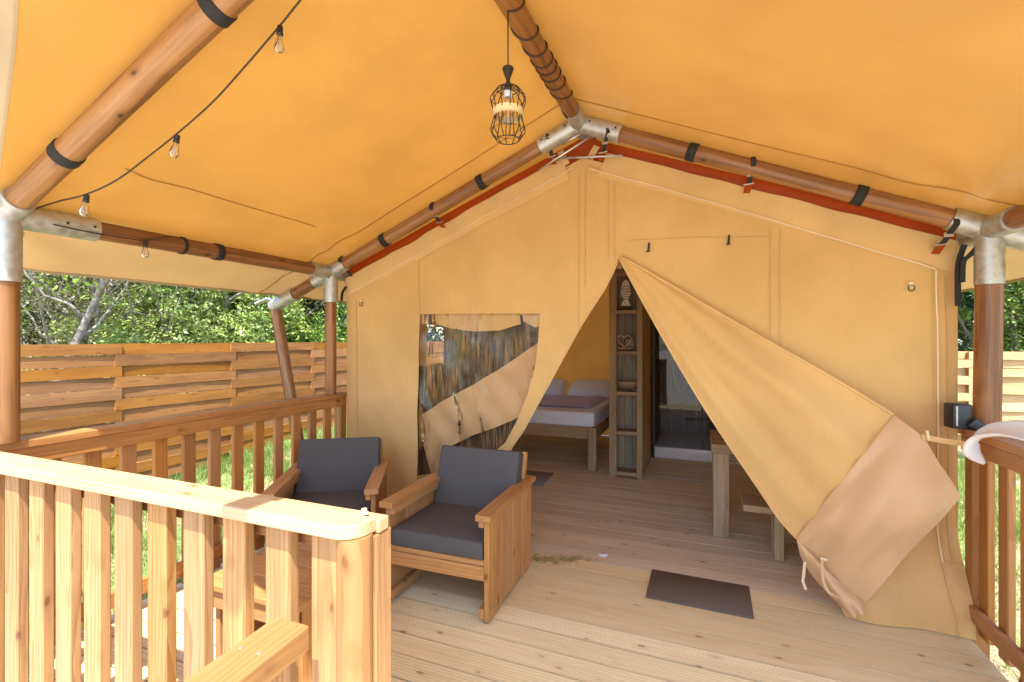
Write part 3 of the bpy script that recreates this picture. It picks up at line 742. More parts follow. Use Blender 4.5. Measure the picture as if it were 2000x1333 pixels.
outer = [(XTL, zb)] + [(XTL, ZT), (XC, ZTA), (XTR, ZT), (XTR, zb)] + [(door_r[-1][0] + .35, zb)] + door_r[::-1] + door_edge + [(door_edge[-1][0] - .03, zb)]
win = [w2(*q) for q in ((818, 614), (1055, 613), (1052, 660), (1046, 712), (1030, 770), (1008, 822), (985, 866), (955, 892), (930, 915), (872, 930), (818, 940))]
wall = sheet('front_wall', tent, outer, [win], M_TENT, YT, wall_dy)
# gable flap and border bands, 8 mm proud of the wall
def off_wall(x, z, k=0.008): return Vector((x, YT + wall_dy(x, z) - k, z))
def strip_between(name, A, B, mat, k=0.008, n=40, m=3):
    V = []; F = []
    for i in range(n + 1):
        t = i / n
        for j in range(m + 1):
            u = j / m
            def pl(P):
                s_ = t * (len(P) - 1); q = min(int(s_), len(P) - 2); f = s_ - q
                return (P[q][0] + (P[q + 1][0] - P[q][0]) * f, P[q][1] + (P[q + 1][1] - P[q][1]) * f)
            a, b = pl(A), pl(B); x = a[0] + (b[0] - a[0]) * u; z = a[1] + (b[1] - a[1]) * u
            V.append(off_wall(x, z, k))
    for i in range(n):
        for j in range(m): F.append([i * (m + 1) + j, i * (m + 1) + j + 1, (i + 1) * (m + 1) + j + 1, (i + 1) * (m + 1) + j])
    return emit(name, tent, V, F, mat, None, True)
def ws(pts, name, w, mat, k=0.010, th=0.004, step=12):
    P = []
    for a, b in zip(pts[:-1], pts[1:]):
        for t in range(step): P.append((a[0] + (b[0] - a[0]) * t / step, a[1] + (b[1] - a[1]) * t / step))
    P.append(pts[-1])
    return ribbon(name, tent, [off_wall(x, z, k) for x, z in P], w, (1, 0, 0.0) if abs(pts[0][0] - pts[-1][0]) < abs(pts[0][1] - pts[-1][1]) else (0, 0, 1), mat, th)
gl = [(XTL + 0.0, ZT + 0.06), (XC - 0.14, ZTA + 0.02)]; gl2 = [(XTL + 0.0, ZT - 0.10), (XC - 0.10, ZTA - 0.14)]
strip_between('gable_flap', gl, gl2, M_TENTL, 0.014)
gr = [(XC + 0.16, ZTA + 0.012), (XTR, ZT + 0.07)]; gr2 = [(XC + 0.10, ZTA - 0.14), (XTR, ZT - 0.10)]
strip_between('gable_flap', gr, gr2, M_TENTL, 0.014)
ws([w2(690, 572), w2(900, 452), w2(1120, 330)], 'piping', 0.007, M_PIPE, 0.021)
ws([w2(1150, 330), w2(1480, 423), w2(1826, 527)], 'piping', 0.008, M_PIPE, 0.021)
ws([w2(1826, 530), w2(1828, 800), w2(1826, 1085)], 'piping', 0.007, M_PIPE, 0.021)
ws([w2(1848, 540), w2(1850, 800), w2(1848, 1085)], 'canvas_seam', 0.004, M_SEAM, 0.010)
q0 = w2(1826, 1085); ws([q0, (q0[0] + .01, 0.18), (q0[0] + .03, 0.015)], 'piping', 0.006, M_SEAM, 0.008)
ws([(q0[0], q0[1]), ((q0[0] + XTR) / 2, q0[1]), (XTR - .005, q0[1])], 'canvas_seam', 0.004, M_SEAM, 0.008)
for (x, y0, y1) in ((1131, 338, 640), (1143, 338, 560), (1188, 352, 508), (1200, 352, 505), (1505, 445, 660), (1524, 448, 680), (818, 500, 940), (698, 588, 860)):
    ws([w2(x, y0), w2(x, (y0 + y1) / 2), w2(x, y1)], 'canvas_seam', 0.005, M_SEAM, 0.005)
ws([w2(1226, 470), w2(1360, 465), w2(1502, 462)], 'canvas_seam', 0.003, M_SEAM, 0.004)
ws([w2(818, 612), w2(940, 611), w2(1056, 611)], 'window_hem', 0.010, M_TENTL, 0.006)
# rolled binding along the left half of the door edge
tube('door_binding', tent, [off_wall(x, z, 0.0) for x, z in door_edge], 0.0055, M_TENTL, 8)
# side, back and inner roof cloth
def quad_sheet(name, a, b, c, d, mat, n=24, m=24, amp=0.012, sd=0):
    V = []; F = []; a, b, c, d = map(Vector, (a, b, c, d)); nn = (b - a).cross(d - a).normalized()
    for j in range(m + 1):
        for i in range(n + 1):
            u, v = i / n, j / m; p = (a * (1 - u) + b * u) * (1 - v) + (d * (1 - u) + c * u) * v
            e = min(1, 8 * min(u, 1 - u, v, 1 - v)); V.append(p + nn * (amp * e * noise.noise((p.x * 2 + sd, p.y * 2, p.z * 2))))
    for j in range(m):
        for i in range(n): F.append([j * (n + 1) + i, j * (n + 1) + i + 1, (j + 1) * (n + 1) + i + 1, (j + 1) * (n + 1) + i])
    return emit(name, tent, V, F, mat, None, True)
YB = 7.45
# left side wall with an open side window
sw0, sw1, sz0, sz1 = 4.50, 4.98, 1.12, 1.66
quad_sheet('side_wall', (XTL, YT, zb), (XTL, sw0, zb), (XTL, sw0, ZT), (XTL, YT, ZT), M_TENT, 14, 20)
sv0, sv1 = 5.75, 6.85  # second opening, added out of view to let daylight onto the bed
quad_sheet('side_wall', (XTL, sw1, zb), (XTL, sv0, zb), (XTL, sv0, ZT), (XTL, sw1, ZT), M_TENT, 12, 20)
quad_sheet('side_wall', (XTL, sv1, zb), (XTL, YB, zb), (XTL, YB, ZT), (XTL, sv1, ZT), M_TENT, 10, 20)
quad_sheet('side_wall', (XTL, sv0, zb), (XTL, sv1, zb), (XTL, sv1, sz0), (XTL, sv0, sz0), M_TENT, 8, 10, 0)
quad_sheet('side_wall', (XTL, sv0, sz1 + .1), (XTL, sv1, sz1 + .1), (XTL, sv1, ZT), (XTL, sv0, ZT), M_TENT, 8, 6, 0)
quad_sheet('side_wall', (XTL, sw0, zb), (XTL, sw1, zb), (XTL, sw1, sz0), (XTL, sw0, sz0), M_TENT, 6, 10, 0)
quad_sheet('side_wall', (XTL, sw0, sz1), (XTL, sw1, sz1), (XTL, sw1, ZT), (XTL, sw0, ZT), M_TENT, 6, 6, 0)
quad_sheet('side_wall', (XTR, YT, zb), (XTR, YB, zb), (XTR, YB, ZT), (XTR, YT, ZT), M_TENT, 30, 20)
V, F = [(XTL, YB, zb), (XTR, YB, zb), (XTR, YB, ZT), (XC, YB, ZTA), (XTL, YB, ZT)], [[0, 1, 2, 3, 4]]
emit('back_wall', tent, V, F, M_INNER)
SLI = (ZTA - ZT) / (XC - XTL)
for sg, xe in ((-1, XTL), (1, XTR)):
    quad_sheet('inner_roof', (XC, YT + .01, ZTA), (XC, YB, ZTA), (xe, YB, ZT), (xe, YT + .01, ZT), M_LINING, 30, 16, 0.006)
    # orange-red PVC edge of the inner roof standing up behind the gable
    a = Vector((XC, YT + 0.03, ZTA - 0.02)); b = Vector((xe, YT + 0.03, ZT - 0.02)); up = Vector((0, -0.012, 0.17))
    V = []; F = []
    for i in range(31):
        t = i / 30; p = lerp(a, b, t)
        for k in range(3): V.append(p + up * (k / 2) + Vector((0, 0.004 * noise.noise((t * 9, k, sg)), 0.0)))
    for i in range(30):
        for k in range(2): F.append([i * 3 + k, i * 3 + k + 1, i * 3 + 4 + k, i * 3 + 3 + k])
    emit('roof_edge', tent, V, F, M_RED, None, True)
# vinyl window pane, bellied and rippled
wp = [(x, z) for x, z in win]
def vin(x, z):
    return wall_dy(x, z) + 0.008 - 0.014 * math.sin((x + 2.09) / 1.0 * math.pi) * sstep(0.5, 1.0, z) + 0.006 * math.sin(x * 34 + 2 * math.sin(z * 6)) * sstep(1.68, 1.3, z) + 0.008 * noise.noise((x * 7, z * 2.2, 0))
sheet('window_pane', tent, wp, [], M_VINYL, YT, vin, 0.03)
# scalloped upper valance and the loose inner curtain seen through the vinyl
def wl(pts, dy): 
    r = []
    for px, py in pts:
        p = at(px, py, Y=YT + dy); r.append((p.x, p.z))
    return r
val = wl(((812, 605), (1062, 605), (1058, 638), (1045, 640), (1022, 628), (1015, 634), (975, 646), (925, 648), (880, 642), (856, 634), (846, 628), (838, 634), (812, 632)), 0.06)
sheet('window_valance', tent, val, [], M_TENTL, YT + 0.06, lambda x, z: 0.008 * math.sin(x * 40), 0.04)
cur = wl(((1062, 662), (1060, 745), (1040, 800), (1000, 822), (960, 838), (925, 850), (900, 862), (880, 872), (868, 905), (862, 960), (850, 1000), (842, 930), (832, 880), (822, 850), (818, 815), (860, 786), (920, 754), (990, 712)), 0.10)
sheet('inner_curtain', tent, cur, [], M_MUD, YT + 0.10, lambda x, z: 0.02 * noise.noise((x * 3, z * 3, 1)) + 0.008 * math.sin((x + z) * 22), 0.04)
scr = wl(((866, 600), (1060, 600), (1058, 745), (1028, 800), (988, 858), (955, 892), (930, 915), (806, 930), (806, 716), (866, 712)), 0.16)
sheet('reflection_screen', tent, scr, [], M_REFLECT, YT + 0.16, lambda x, z: 0.012 * math.sin(x * 30 + 2 * math.sin(z * 3)) + 0.01 * noise.noise((x * 6, z * 2, 0)), 0.035)  # added sheet behind the vinyl, carries the painted reflections
for (px, py) in ((840, 622), (1018, 624)):
    p = at(px, py, Y=YT - 0.012); board('toggle', tent, p + Vector((0, 0, 0.03)), p + Vector((0.008, 0, -0.045)), 0.016, 0.016, M_BOXB)
p0 = at(897, 828, Y=YT + 0.07); V, F = lathe_data([(0.002, 0.03), (0.016, -0.012), (0.004, -0.016), (0.003, -0.06), (0.008, -0.075)], 10); emit('toggle', tent, V, F, M_BLACK, Matrix.Translation(p0))
# webbing toggles and D-rings sewn to the front
for (px, py) in ((1266, 484), (1422, 469)):
    p = onwall(px, py); q = off_wall(p.x, p.z, 0.012)
    ribbon('toggle', tent, [q + Vector((0.006, 0, 0.03)), q + Vector((0.004, -0.004, 0)), q + Vector((0, -0.006, -0.03))], 0.012, (1, 0, 0), M_BLACKW, 0.006)
    board('toggle_bar', tent, q + Vector((-0.012, -0.010, -0.03)), q + Vector((0.014, -0.010, -0.026)), 0.008, 0.008, M_BLACK, bev=.002)
for (px, py) in ((1776, 560), (708, 592)):
    p = onwall(px, py); q = off_wall(p.x, p.z, 0.012)
    ribbon('ring_tab', tent, [q + Vector((0, 0, 0.022)), q + Vector((0, -.003, -0.008))], 0.022, (1, 0, 0), M_PIPE, 0.004)
    tube('d_ring', tent, [q + Vector((0.014 * math.cos(a), -0.004, -0.012 + 0.016 * math.sin(a))) for a in np.linspace(0, 2 * math.pi, 16)[:-1]], 0.0028, M_BLACK, 6, True)
# right door flap: folded back and tied to the right railing
def fp(px, py, Y): return at(px, py, Y=Y)
rows = [
    [fp(1210, 506, 3.222), fp(1212, 504, 3.22), fp(1213, 503, 3.22), fp(1215, 502, 3.222)],
    [fp(1262, 602, 3.20), fp(1285, 590, 3.185), fp(1308, 578, 3.185), fp(1335, 571, 3.20)],
    [fp(1330, 722, 3.185), fp(1378, 703, 3.15), fp(1425, 682, 3.14), fp(1480, 655, 3.18)],
    [fp(1402, 838, 3.17), fp(1470, 806, 3.12), fp(1545, 770, 3.10), fp(1622, 736, 3.15)],
    [fp(1478, 950, 3.16), fp(1555, 904, 3.09), fp(1632, 852, 3.06), fp(1700, 783, 3.12)],
    [fp(1520, 1012, 3.155), fp(1592, 955, 3.075), fp(1665, 890, 3.04), fp(1728, 800, 3.11)],
    [fp(1555, 1052, 3.14), fp(1618, 970, 3.06), fp(1685, 887, 3.03), fp(1745, 811, 3.10)],
]
def fold(p, u, v):
    f = 0.030 * math.sin(u * 9 + 2.6 * v + 0.5) * (v * (1 - v) * 3 + .15) + 0.018 * math.sin(u * 23 - 3 * v) * sstep(0.1, 0.5, v) * (1 - u) + 0.014 * noise.noise((p.x * 3, p.z * 3, 4)) * sstep(0, 0.2, v)
    e = min(1, 6 * u) * min(1, 6 * (1 - u))
    return Vector((0, -f * e, 0))
flap = patch('door_flap', tent, rows, M_TENT, 10, 8, fold)
tube('flap_binding', tent, crom([r[0] for r in rows], 6), 0.006, M_TENTL, 8)
tube('flap_binding', tent, crom([r[-1] for r in rows], 6), 0.008, M_TENTL, 8)
A, B, C_, D, T_ = (1745, 811, 3.10), (1555, 1052, 3.14), (1690, 1176, 3.05), (1876, 970, 2.93), (1806, 858, 2.99)
prow = [
    [fp(*B), fp(1618, 970, 3.06), fp(1685, 887, 3.03), fp(*A)],
    [fp(1582, 1080, 3.13), fp(1652, 1000, 3.02), fp(1725, 918, 2.985), fp(*T_)],
    [fp(1632, 1128, 3.10), fp(1704, 1052, 2.985), fp(1780, 970, 2.95), fp(1846, 918, 2.955)],
    [fp(*C_), fp(1757, 1104, 2.99), fp(1820, 1032, 2.95), fp(*D)],
]
def fold2(p, u, v):
    e = min(1, 5 * v) * (0.4 + 0.6 * min(1, 5 * u))
    f = 0.020 * math.sin(u * 6.5 - v * 5 + 1) + 0.016 * math.sin(v * 13 + u * 4) * (1 - u * .6) + 0.014 * noise.noise((p.x * 4, p.z * 4, 7)) + 0.035 * math.sin(v * math.pi) * math.sin(u * math.pi) + .02 * math.exp(-((v - .75) / .08) ** 2) * (1 - u)
    return Vector((0, -f * e, 0))
patch('flap_mud_panel', tent, prow, M_MUD, 10, 10, fold2)
ribbon('flap_seam', tent, [p + Vector((0, -0.006, 0)) for p in crom(prow[0], 8)], 0.006, (1, 0, 1), M_SEAM, 0.004)
trow = [
    [fp(1555, 1052, 3.135), fp(1568, 1066, 3.125), fp(1582, 1078, 3.12), fp(1600, 1096, 3.10)],
    [fp(1566, 1092, 3.14), fp(1585, 1100, 3.09), fp(1604, 1106, 3.07), fp(1628, 1125, 3.09)],
    [fp(1592, 1132, 3.12), fp(1612, 1134, 3.06), fp(1630, 1138, 3.05), fp(1660, 1152, 3.07)],
    [fp(1628, 1172, 3.06), fp(1645, 1174, 3.01), fp(1660, 1172, 2.99), fp(1678, 1172, 3.03)],
    [fp(1664, 1206, 3.02), fp(1672, 1206, 2.98), fp(1680, 1200, 2.97), fp(1690, 1193, 3.0)],
]
patch('flap_tail', tent, trow, M_MUD, 8, 6, lambda p, u, v: Vector((0, -0.014 * math.sin(u * 9 + v * 7) * v, 0)))
# tie strap to the railing and small straps at the flap's foot
ribbon('tie_strap', tent, [fp(1800, 853, 2.985), fp(1840, 861, 2.97), fp(1880, 867, 2.95), fp(1915, 873, 2.90)], 0.026, (0, 0, 1), M_TENTL, 0.004)
b0 = fp(1810, 853, 2.97); board('strap_buckle', tent, b0 + Vector((0, 0, 0.03)), b0 + Vector((0.008, 0, -0.02)), 0.014, 0.012, M_PIPE)
ribbon('foot_strap', tent, crom([fp(1605, 1085, 3.01), fp(1606, 1110, 2.995), fp(1608, 1135, 2.985), fp(1620, 1158, 2.98), fp(1645, 1170, 2.97)], 5), 0.015, (1, 0.5, 0), M_MUD, 0.003)
q = fp(1608, 1090, 3.0); board('foot_buckle', tent, q + Vector((-.018, 0, 0)), q + Vector((.02, 0, -.008)), 0.02, 0.02, M_STEEL)
ribbon('foot_strap', tent, [fp(1572, 1098, 3.11), fp(1570, 1118, 3.09), fp(1568, 1136, 3.09), fp(1574, 1152, 3.08)], 0.014, (1, 0, 0), M_PIPE, 0.004)
# lashing straps from poles to gable
def lash(px0, py0, px1, py1, tab=True):
    a = at(px0, py0, Y=YF - 0.05); b = at(px1, py1, Y=YT - 0.05); m_ = lerp(a, b, 0.55)
    st = sub('lashing_strap', tent, a)
    ribbon('webbing', st, [a + Vector((0, 0.03, 0.055)), a + Vector((0, -0.004, 0.03)), a + Vector((0, -.006, 0)), m_ + Vector((0, -0.005, 0)), b], 0.026, (1, 0, 0), M_BLACKW, 0.005)
    board('buckle', st, m_ + Vector((-0.02, -0.012, 0.006)), m_ + Vector((0.02, -0.012, 0.006)), 0.012, 0.024, M_STEEL, bev=.002)
    if tab:
        d = (b - a).normalized(); ribbon('red_tab', st, [b - d * 0.01 + Vector((0, -.004, 0)), b + d * 0.06 + Vector((0, -.004, 0))], 0.036, (1, 0, 0), M_RED, 0.004)
        board('tab_bar', st, b + Vector((-0.03, -.01, 0.0)), b + Vector((0.03, -.01, 0.006)), 0.008, 0.008, M_STEEL, bev=.002)
lash(1070, 272, 1079, 308); lash(842, 408, 860, 436); lash(1188, 258, 1178, 300); lash(1472, 322, 1462, 362); lash(1868, 438, 1838, 480)
lash(664, 512, 686, 540, False)
for (px0, py0, px1, py1) in ((1094, 296, 1107, 322), (1166, 286, 1152, 310)):
    ribbon('canvas_tab', tent, [at(px0, py0, Y=YT - 0.03), at(px1, py1, Y=YT - 0.04)], 0.045, (1, 0, 0), M_TENTL, 0.005)
ribbon('corner_strap', tent, crom([at(1884, 478, Y=3.17), at(1876, 500, Y=3.17), at(1871, 530, Y=3.18), at(1871, 598, Y=3.2)], 4), 0.026, (1, 0, 0), M_BLACKW, 0.005)
ribbon('corner_strap', tent, crom([at(1908, 484, Y=3.13), at(1893, 500, Y=3.14), at(1882, 512, Y=3.15), at(1880, 552, Y=3.17)], 4), 0.022, (1, 0, 0.3), M_BLACKW, 0.006)
ribbon('corner_strap', tent, crom([at(676, 560, Y=3.2), at(669, 572, Y=3.19), at(667, 588, Y=3.19)], 4), 0.024, (1, 0, 0.3), M_BLACKW, 0.005)

# ------------------------------------------------------------------ railings
def railing(name, label): return thing(name, label, 'railing')
# front railing
fr = thing('veranda_railing', 'sunlit front railing with a broad pale handrail in the foreground', 'railing', (-1.9, 0.98, 0), 0, 'veranda railings')
YR0, YR1 = 0.925, 1.055
xe = -0.865
# handrail with a rounded end
def handrail_me():
    n = 12; top = []; c = (xe, (YR0 + 0.99) / 2)
    P = [(XL - 0.12, YR0), (xe - 0.055, YR0)]
    for k in range(1, 9):
        a = -math.pi / 2 + (math.pi / 2) * k / 8; P.append((xe - 0.055 + 0.062 * math.cos(a), YR0 + 0.062 + 0.062 * math.sin(a)))
    P += [(xe + 0.007, YR1 - 0.045), (XL - 0.12, YR1 - 0.045)]
    return P
def prism(name, parent, P, z0, z1, mat, origin=(0, 0, 0)):
    bm = bmesh.new(); o = Vector(origin)
    vs = [bm.verts.new(Vector((x, y, z1)) - o) for x, y in P]; f = bm.faces.new(vs)
    r = bmesh.ops.extrude_face_region(bm, geom=[f]); 
    for v in [g_ for g_ in r['geom'] if isinstance(g_, bmesh.types.BMVert)]: v.co.z -= (z1 - z0)
    bmesh.ops.recalc_face_normals(bm, faces=bm.faces)
    bmesh.ops.bevel(bm, geom=[e for e in bm.edges if abs(e.verts[0].co.z - e.verts[1].co.z) < 1e-5], offset=0.003, segments=1, affect='EDGES')
    me = bpy.data.meshes.new(name); bm.to_mesh(me); bm.free(); me.materials.append(mat)
    return emit_me(name, parent, me, Matrix.Translation(origin))
xe = -0.787
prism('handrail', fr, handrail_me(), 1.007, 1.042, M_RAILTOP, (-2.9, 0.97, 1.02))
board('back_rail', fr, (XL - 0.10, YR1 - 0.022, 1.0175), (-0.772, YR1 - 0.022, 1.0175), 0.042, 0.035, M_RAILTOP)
board('stringer', fr, (XL - 0.10, 1.037, 0.965), (-0.875, 1.037, 0.965), 0.035, 0.07, M_RAILB)
YP = 0.980
for k in range(-1, 13):
    x = -1.068 - 0.1665 * k
    if k == -1: x = -0.9055
    if x - 0.045 < XL - 0.1: break
    board('baluster', fr, (x, YP, 0.02), (x, YP, 1.006), 0.089, 0.035, M_RAIL, (0, -1, 0), 0.004)
board('bottom_rail', fr, (XL - 0.1, 1.027, 0.12), (-0.875, 1.027, 0.12), 0.04, 0.07, M_RAILB)
pole('half_round_post', fr, (-0.858 + 0.04, 0.975, -0.3), (-0.858 + 0.04, 0.975, 1.0065), 0.044, M_HALF, 28)
board('end_post', fr, (-0.795, 1.036, -0.3), (-0.795, 1.036, 0.998), 0.042, 0.065, M_RAIL, (0, 1, 0))
p = Vector((-0.825, 1.02, 1.0425)); V, F = lathe_data([(1e-4, 0.014), (0.007, 0.013), (0.008, 0.005), (0.011, 0.004), (0.012, 0.0)], 12); emit('latch_bolt', fr, V, F, M_TAPE, Matrix.Translation(p))
# left railing
lr = thing('veranda_railing', 'brown railing along the left side of the deck in front of the fence', 'railing', (-2.92, 2.2, 0), 0, 'veranda railings')
XO = -2.965
board('handrail', lr, (XO + 0.058, 1.06, 1.024), (XO + 0.058, 3.33, 1.024), 0.116, 0.035, M_RAILB)
board('stringer', lr, (XO + 0.085, 1.06, 0.968), (XO + 0.085, 3.30, 0.968), 0.035, 0.076, M_RAILB)
yb = 1.645 - 0.1655 * 3
k = 0
while yb < 3.25:
    board('baluster', lr, (XO + 0.05, yb, 0.02), (XO + 0.05, yb, 1.005), 0.028, 0.074, M_RAILB, (0, 1, 0), 0.004); yb += 0.1655
board('end_post', lr, (XO + 0.05, 3.29, -0.3), (XO + 0.05, 3.29, 1.005), 0.07, 0.07, M_RAIL, (0, 1, 0))
board('bottom_rail', lr, (XO + 0.085, 1.06, 0.145), (XO + 0.085, 3.28, 0.145), 0.035, 0.06, M_RAILB)
board('bottom_rail', lr, (XO + 0.02, 1.06, 0.085), (XO + 0.02, 3.28, 0.085), 0.05, 0.04, M_RAILB)
# right railing
rr = thing('veranda_railing', 'dark brown railing on the right side beside the tied door flap', 'railing', (1.3, 2.5, 0), 0, 'veranda railings')
XO2 = 1.355
board('handrail', rr, (XO2 - 0.058, 1.06, 1.024), (XO2 - 0.058, 3.19, 1.024), 0.116, 0.035, M_RAILB)
board('stringer', rr, (XO2 - 0.096, 1.06, 0.968), (XO2 - 0.096, 3.16, 0.968), 0.035, 0.076, M_RAILB)
board('end_post', rr, (XO2 - 0.058, 3.135, -0.3), (XO2 - 0.058, 3.135, 1.005), 0.07, 0.075, M_RAILB, (0, 1, 0))
yb = 3.04
while yb > 1.2:
    board('baluster', rr, (XO2 - 0.06, yb, 0.02), (XO2 - 0.06, yb, 1.005), 0.030, 0.078, M_RAILB, (0, 1, 0), 0.004); yb -= 0.1655
board('bottom_rail', rr, (XO2 - 0.096, 1.06, 0.13), (XO2 - 0.096, 3.16, 0.13), 0.035, 0.07, M_RAILB)
# stair handrail in the foreground
sr = thing('stair_handrail', 'thick golden stair handrail ending just before the front railing post', 'handrail', (-0.93, 0.8, 0.8))
a0 = at(527, 1236, Y=0.905); 
pe = at(572, 1211, Y=0.90); d = Vector((0.012, -1.0, -0.035)).normalized()
board('rail_beam', sr, pe + Vector((0, 0, -0.031)), pe + d * 0.9 + Vector((0, 0, -0.031)), 0.108, 0.062, M_HALF, bev=0.004)
for (px, py) in ((470, 1266), (506, 1277)):
    p = at(px, py, Z=pe.z - 0.005); V, F = lathe_data([(1e-4, 0.0015), (0.005, 0.0013), (0.0055, -0.004)], 10); emit('screw', sr, V, F, M_GALV, Matrix.Translation(p))
q = pe + d * 0.085; board('baluster', sr, (q.x + 0.02, q.y, -0.3), (q.x + 0.02, q.y, q.z - 0.062), 0.045, 0.045, M_RAIL)

# ------------------------------------------------------------------ armchairs
def make_chair():
    t = thing('armchair', 'charcoal cushioned wooden armchair nearest the tent door', 'armchair', (0, 0, 0), 0, 'wooden armchairs on the deck')
    WO = 0.32; D0, D1 = -0.36, 0.36
    bw = (D1 - D0) / 4
    for s_ in (-1, 1):
        for k in range(4):
            yc = D0 + bw * (k + .5); board('side_board', t, (s_ * (WO - 0.014), yc, 0.012 if k in (0, 3) else 0.02), (s_ * (WO - 0.014), yc, 0.548), 0.028, bw - 0.0025, M_CHAIR, (0, 1, 0), 0.002)
        board('armrest', t, (s_ * (WO - 0.022), D0 - 0.035, 0.566), (s_ * (WO - 0.022), D1 + 0.04, 0.566), 0.085, 0.034, M_CHAIR)
        board('arm_batten', t, (s_ * (WO - 0.044), D0 - 0.005, 0.527), (s_ * (WO - 0.044), D1 - 0.02, 0.527), 0.03, 0.042, M_CHAIR)
        board('foot_batten', t, (s_ * (WO - 0.043), D0 - 0.008, 0.055), (s_ * (WO - 0.043), D1, 0.055), 0.03, 0.05, M_CHAIR)
        board('back_post', t, (s_ * (WO - 0.046), 0.235, 0.30), (s_ * (WO - 0.046), 0.365, 0.745), 0.03, 0.045, M_CHAIR, (0, 1, 0))
    board('seat_rail', t, (-WO + 0.03, D0 + 0.012, 0.262), (WO - 0.03, D0 + 0.012, 0.262), 0.026, 0.075, M_CHAIR)
    board('seat_rail', t, (-WO + 0.03, D0 + 0.014, 0.318), (WO - 0.03, D0 + 0.014, 0.318), 0.024, 0.032, M_CHAIR)
    for k in range(5):
        yc = D0 + 0.08 + k * 0.125; board('seat_slat', t, (-WO + 0.03, yc, 0.316), (WO - 0.03, yc, 0.316), 0.09, 0.02, M_CHAIR)
    for k in range(3):
        f = (k + .6) / 3; board('back_slat', t, (-WO + 0.06, 0.235 + 0.13 * f + .02, 0.30 + 0.445 * f), (WO - 0.06, 0.235 + 0.13 * f + .02, 0.30 + 0.445 * f), 0.02, 0.1, M_CHAIR, (0, 0.28, 0.96))
    soft_box('seat_cushion', t, 0.565, 0.60, 0.095, 0.018, M_CUSH, Matrix.Translation((0, -0.065, 0.378)), 3, 0.006)
    soft_box('back_cushion', t, 0.565, 0.40, 0.105, 0.018, M_CUSH, Matrix.Translation((0, 0.215, 0.575)) @ Matrix.Rotation(R(73), 4, 'X'), 3, 0.006)
    return t
ch = make_chair()
ch2 = copy_tree(ch)
ch.matrix_basis = Matrix.Translation((-1.37, 2.63, 0.0)) @ Matrix.Rotation(R(1.5), 4, 'Z')
ch2.matrix_basis = Matrix.Translation((-2.34, 2.575, 0.0)) @ Matrix.Rotation(R(31), 4, 'Z')
ch2['label'] = 'angled charcoal cushioned wooden armchair in the corner by the left railing'

# low table
lt = thing('low_table', 'low wooden table half in sun behind the front railing', 'table', (-1.84, 1.77, 0))
for k in range(4):
    yk = 1.49 + 0.072 + k * 0.145; board('top_board', lt, (-2.14, yk, 0.385), (-1.54, yk, 0.385), 0.143, 0.028, M_CHAIR)
for yy in (1.525, 2.03): board('apron', lt, (-2.105, yy, 0.325), (-1.575, yy, 0.325), 0.026, 0.09, M_CHAIR)
for xx in (-2.09, -1.59):
    for k in range(3):
        yk = 1.55 + 0.075 + k * 0.152; board('side_board', lt, (xx, yk, 0.003), (xx, yk, 0.37), 0.026, 0.15, M_CHAIR, (0, 1, 0), .002)

# door mat
dm = soft_box('door_mat', None, 0.565, 0.36, 0.008, 0.003, M_MAT, Matrix.Translation((-0.025, 3.035, 0.0052)) @ Matrix.Rotation(R(-0.6), 4, 'Z'), 1)
tag(dm, 'flat dark brown doormat lying before the tent opening', 'doormat')

# ------------------------------------------------------------------ pendant lamp and cable wound on the ridge pole
yl = 1.87
pl = thing('pendant_lamp', 'black wire cage pendant lamp hanging from the ridge pole', 'lamp', (XC, yl, 2.4))
lx, lz = XC, EYE
tube('cord', pl, [(XC, yl, 2.90), (XC, yl, 2.64)], 0.003, M_CABLE, 8)
zt = 2.648
V, F = lathe_data([(1e-4, zt), (0.023, zt), (0.0245, zt - 0.006), (0.008, zt - 0.052), (0.008, zt - 0.056), (0.017, zt - 0.078), (0.019, zt - 0.10), (1e-4, zt - 0.10)], 24)
emit('lamp_cap', pl, V, F, M_BLACK, Matrix.Translation((XC, yl, 0)), True)
prof = [(0.020, zt - 0.083), (0.048, zt - 0.092), (0.073, zt - 0.125), (0.076, zt - 0.135), (0.060, zt - 0.195), (0.058, zt - 0.205), (0.074, zt - 0.262), (0.072, zt - 0.272), (0.048, zt - 0.305)]
parts_ = []
for k in range(12):
    a = 2 * math.pi * k / 12; parts_.append(tube_data([(XC + r_ * math.cos(a), yl + r_ * math.sin(a), z_) for r_, z_ in prof], 0.0022, 6))
for r_, z_ in ((0.048, zt - 0.305), (0.047, zt - 0.092), (0.073, zt - 0.268), (0.0745, zt - 0.13)):
    parts_.append(tube_data([(XC + r_ * math.cos(a), yl + r_ * math.sin(a), z_) for a in np.linspace(0, 2 * math.pi, 33)[:-1]], 0.0022 if r_ < 0.06 else 0.0012, 6, 0, True))
V, F = join_data(parts_); emit('wire_cage', pl, V, F, M_BLACK, None, True)
V, F = lathe_data([(0.0655, zt - 0.178), (0.064, zt - 0.185), (0.062, zt - 0.21), (0.0615, zt - 0.206), (0.063, zt - 0.183), (0.0655, zt - 0.178)], 28); emit('paper_band', pl, V, F, M_TAPE, Matrix.Translation((XC, yl, 0)), True)
V, F = lathe_data([(0.018, zt - 0.10), (0.018, zt - 0.125), (0.015, zt - 0.128)], 18); emit('bulb_socket', pl, V, F, M_TRAY, Matrix.Translation((XC, yl, 0)), True)
V, F = lathe_data([(0.013, zt - 0.127), (0.017, zt - 0.15), (0.024, zt - 0.18), (0.026, zt - 0.21), (0.02, zt - 0.235), (1e-4, zt - 0.243)], 18); emit('bulb', pl, V, F, M_GLASSB, Matrix.Translation((XC, yl, 0)), True)
pts = []; y0, y1 = yl, 2.93; 
th = 0.0
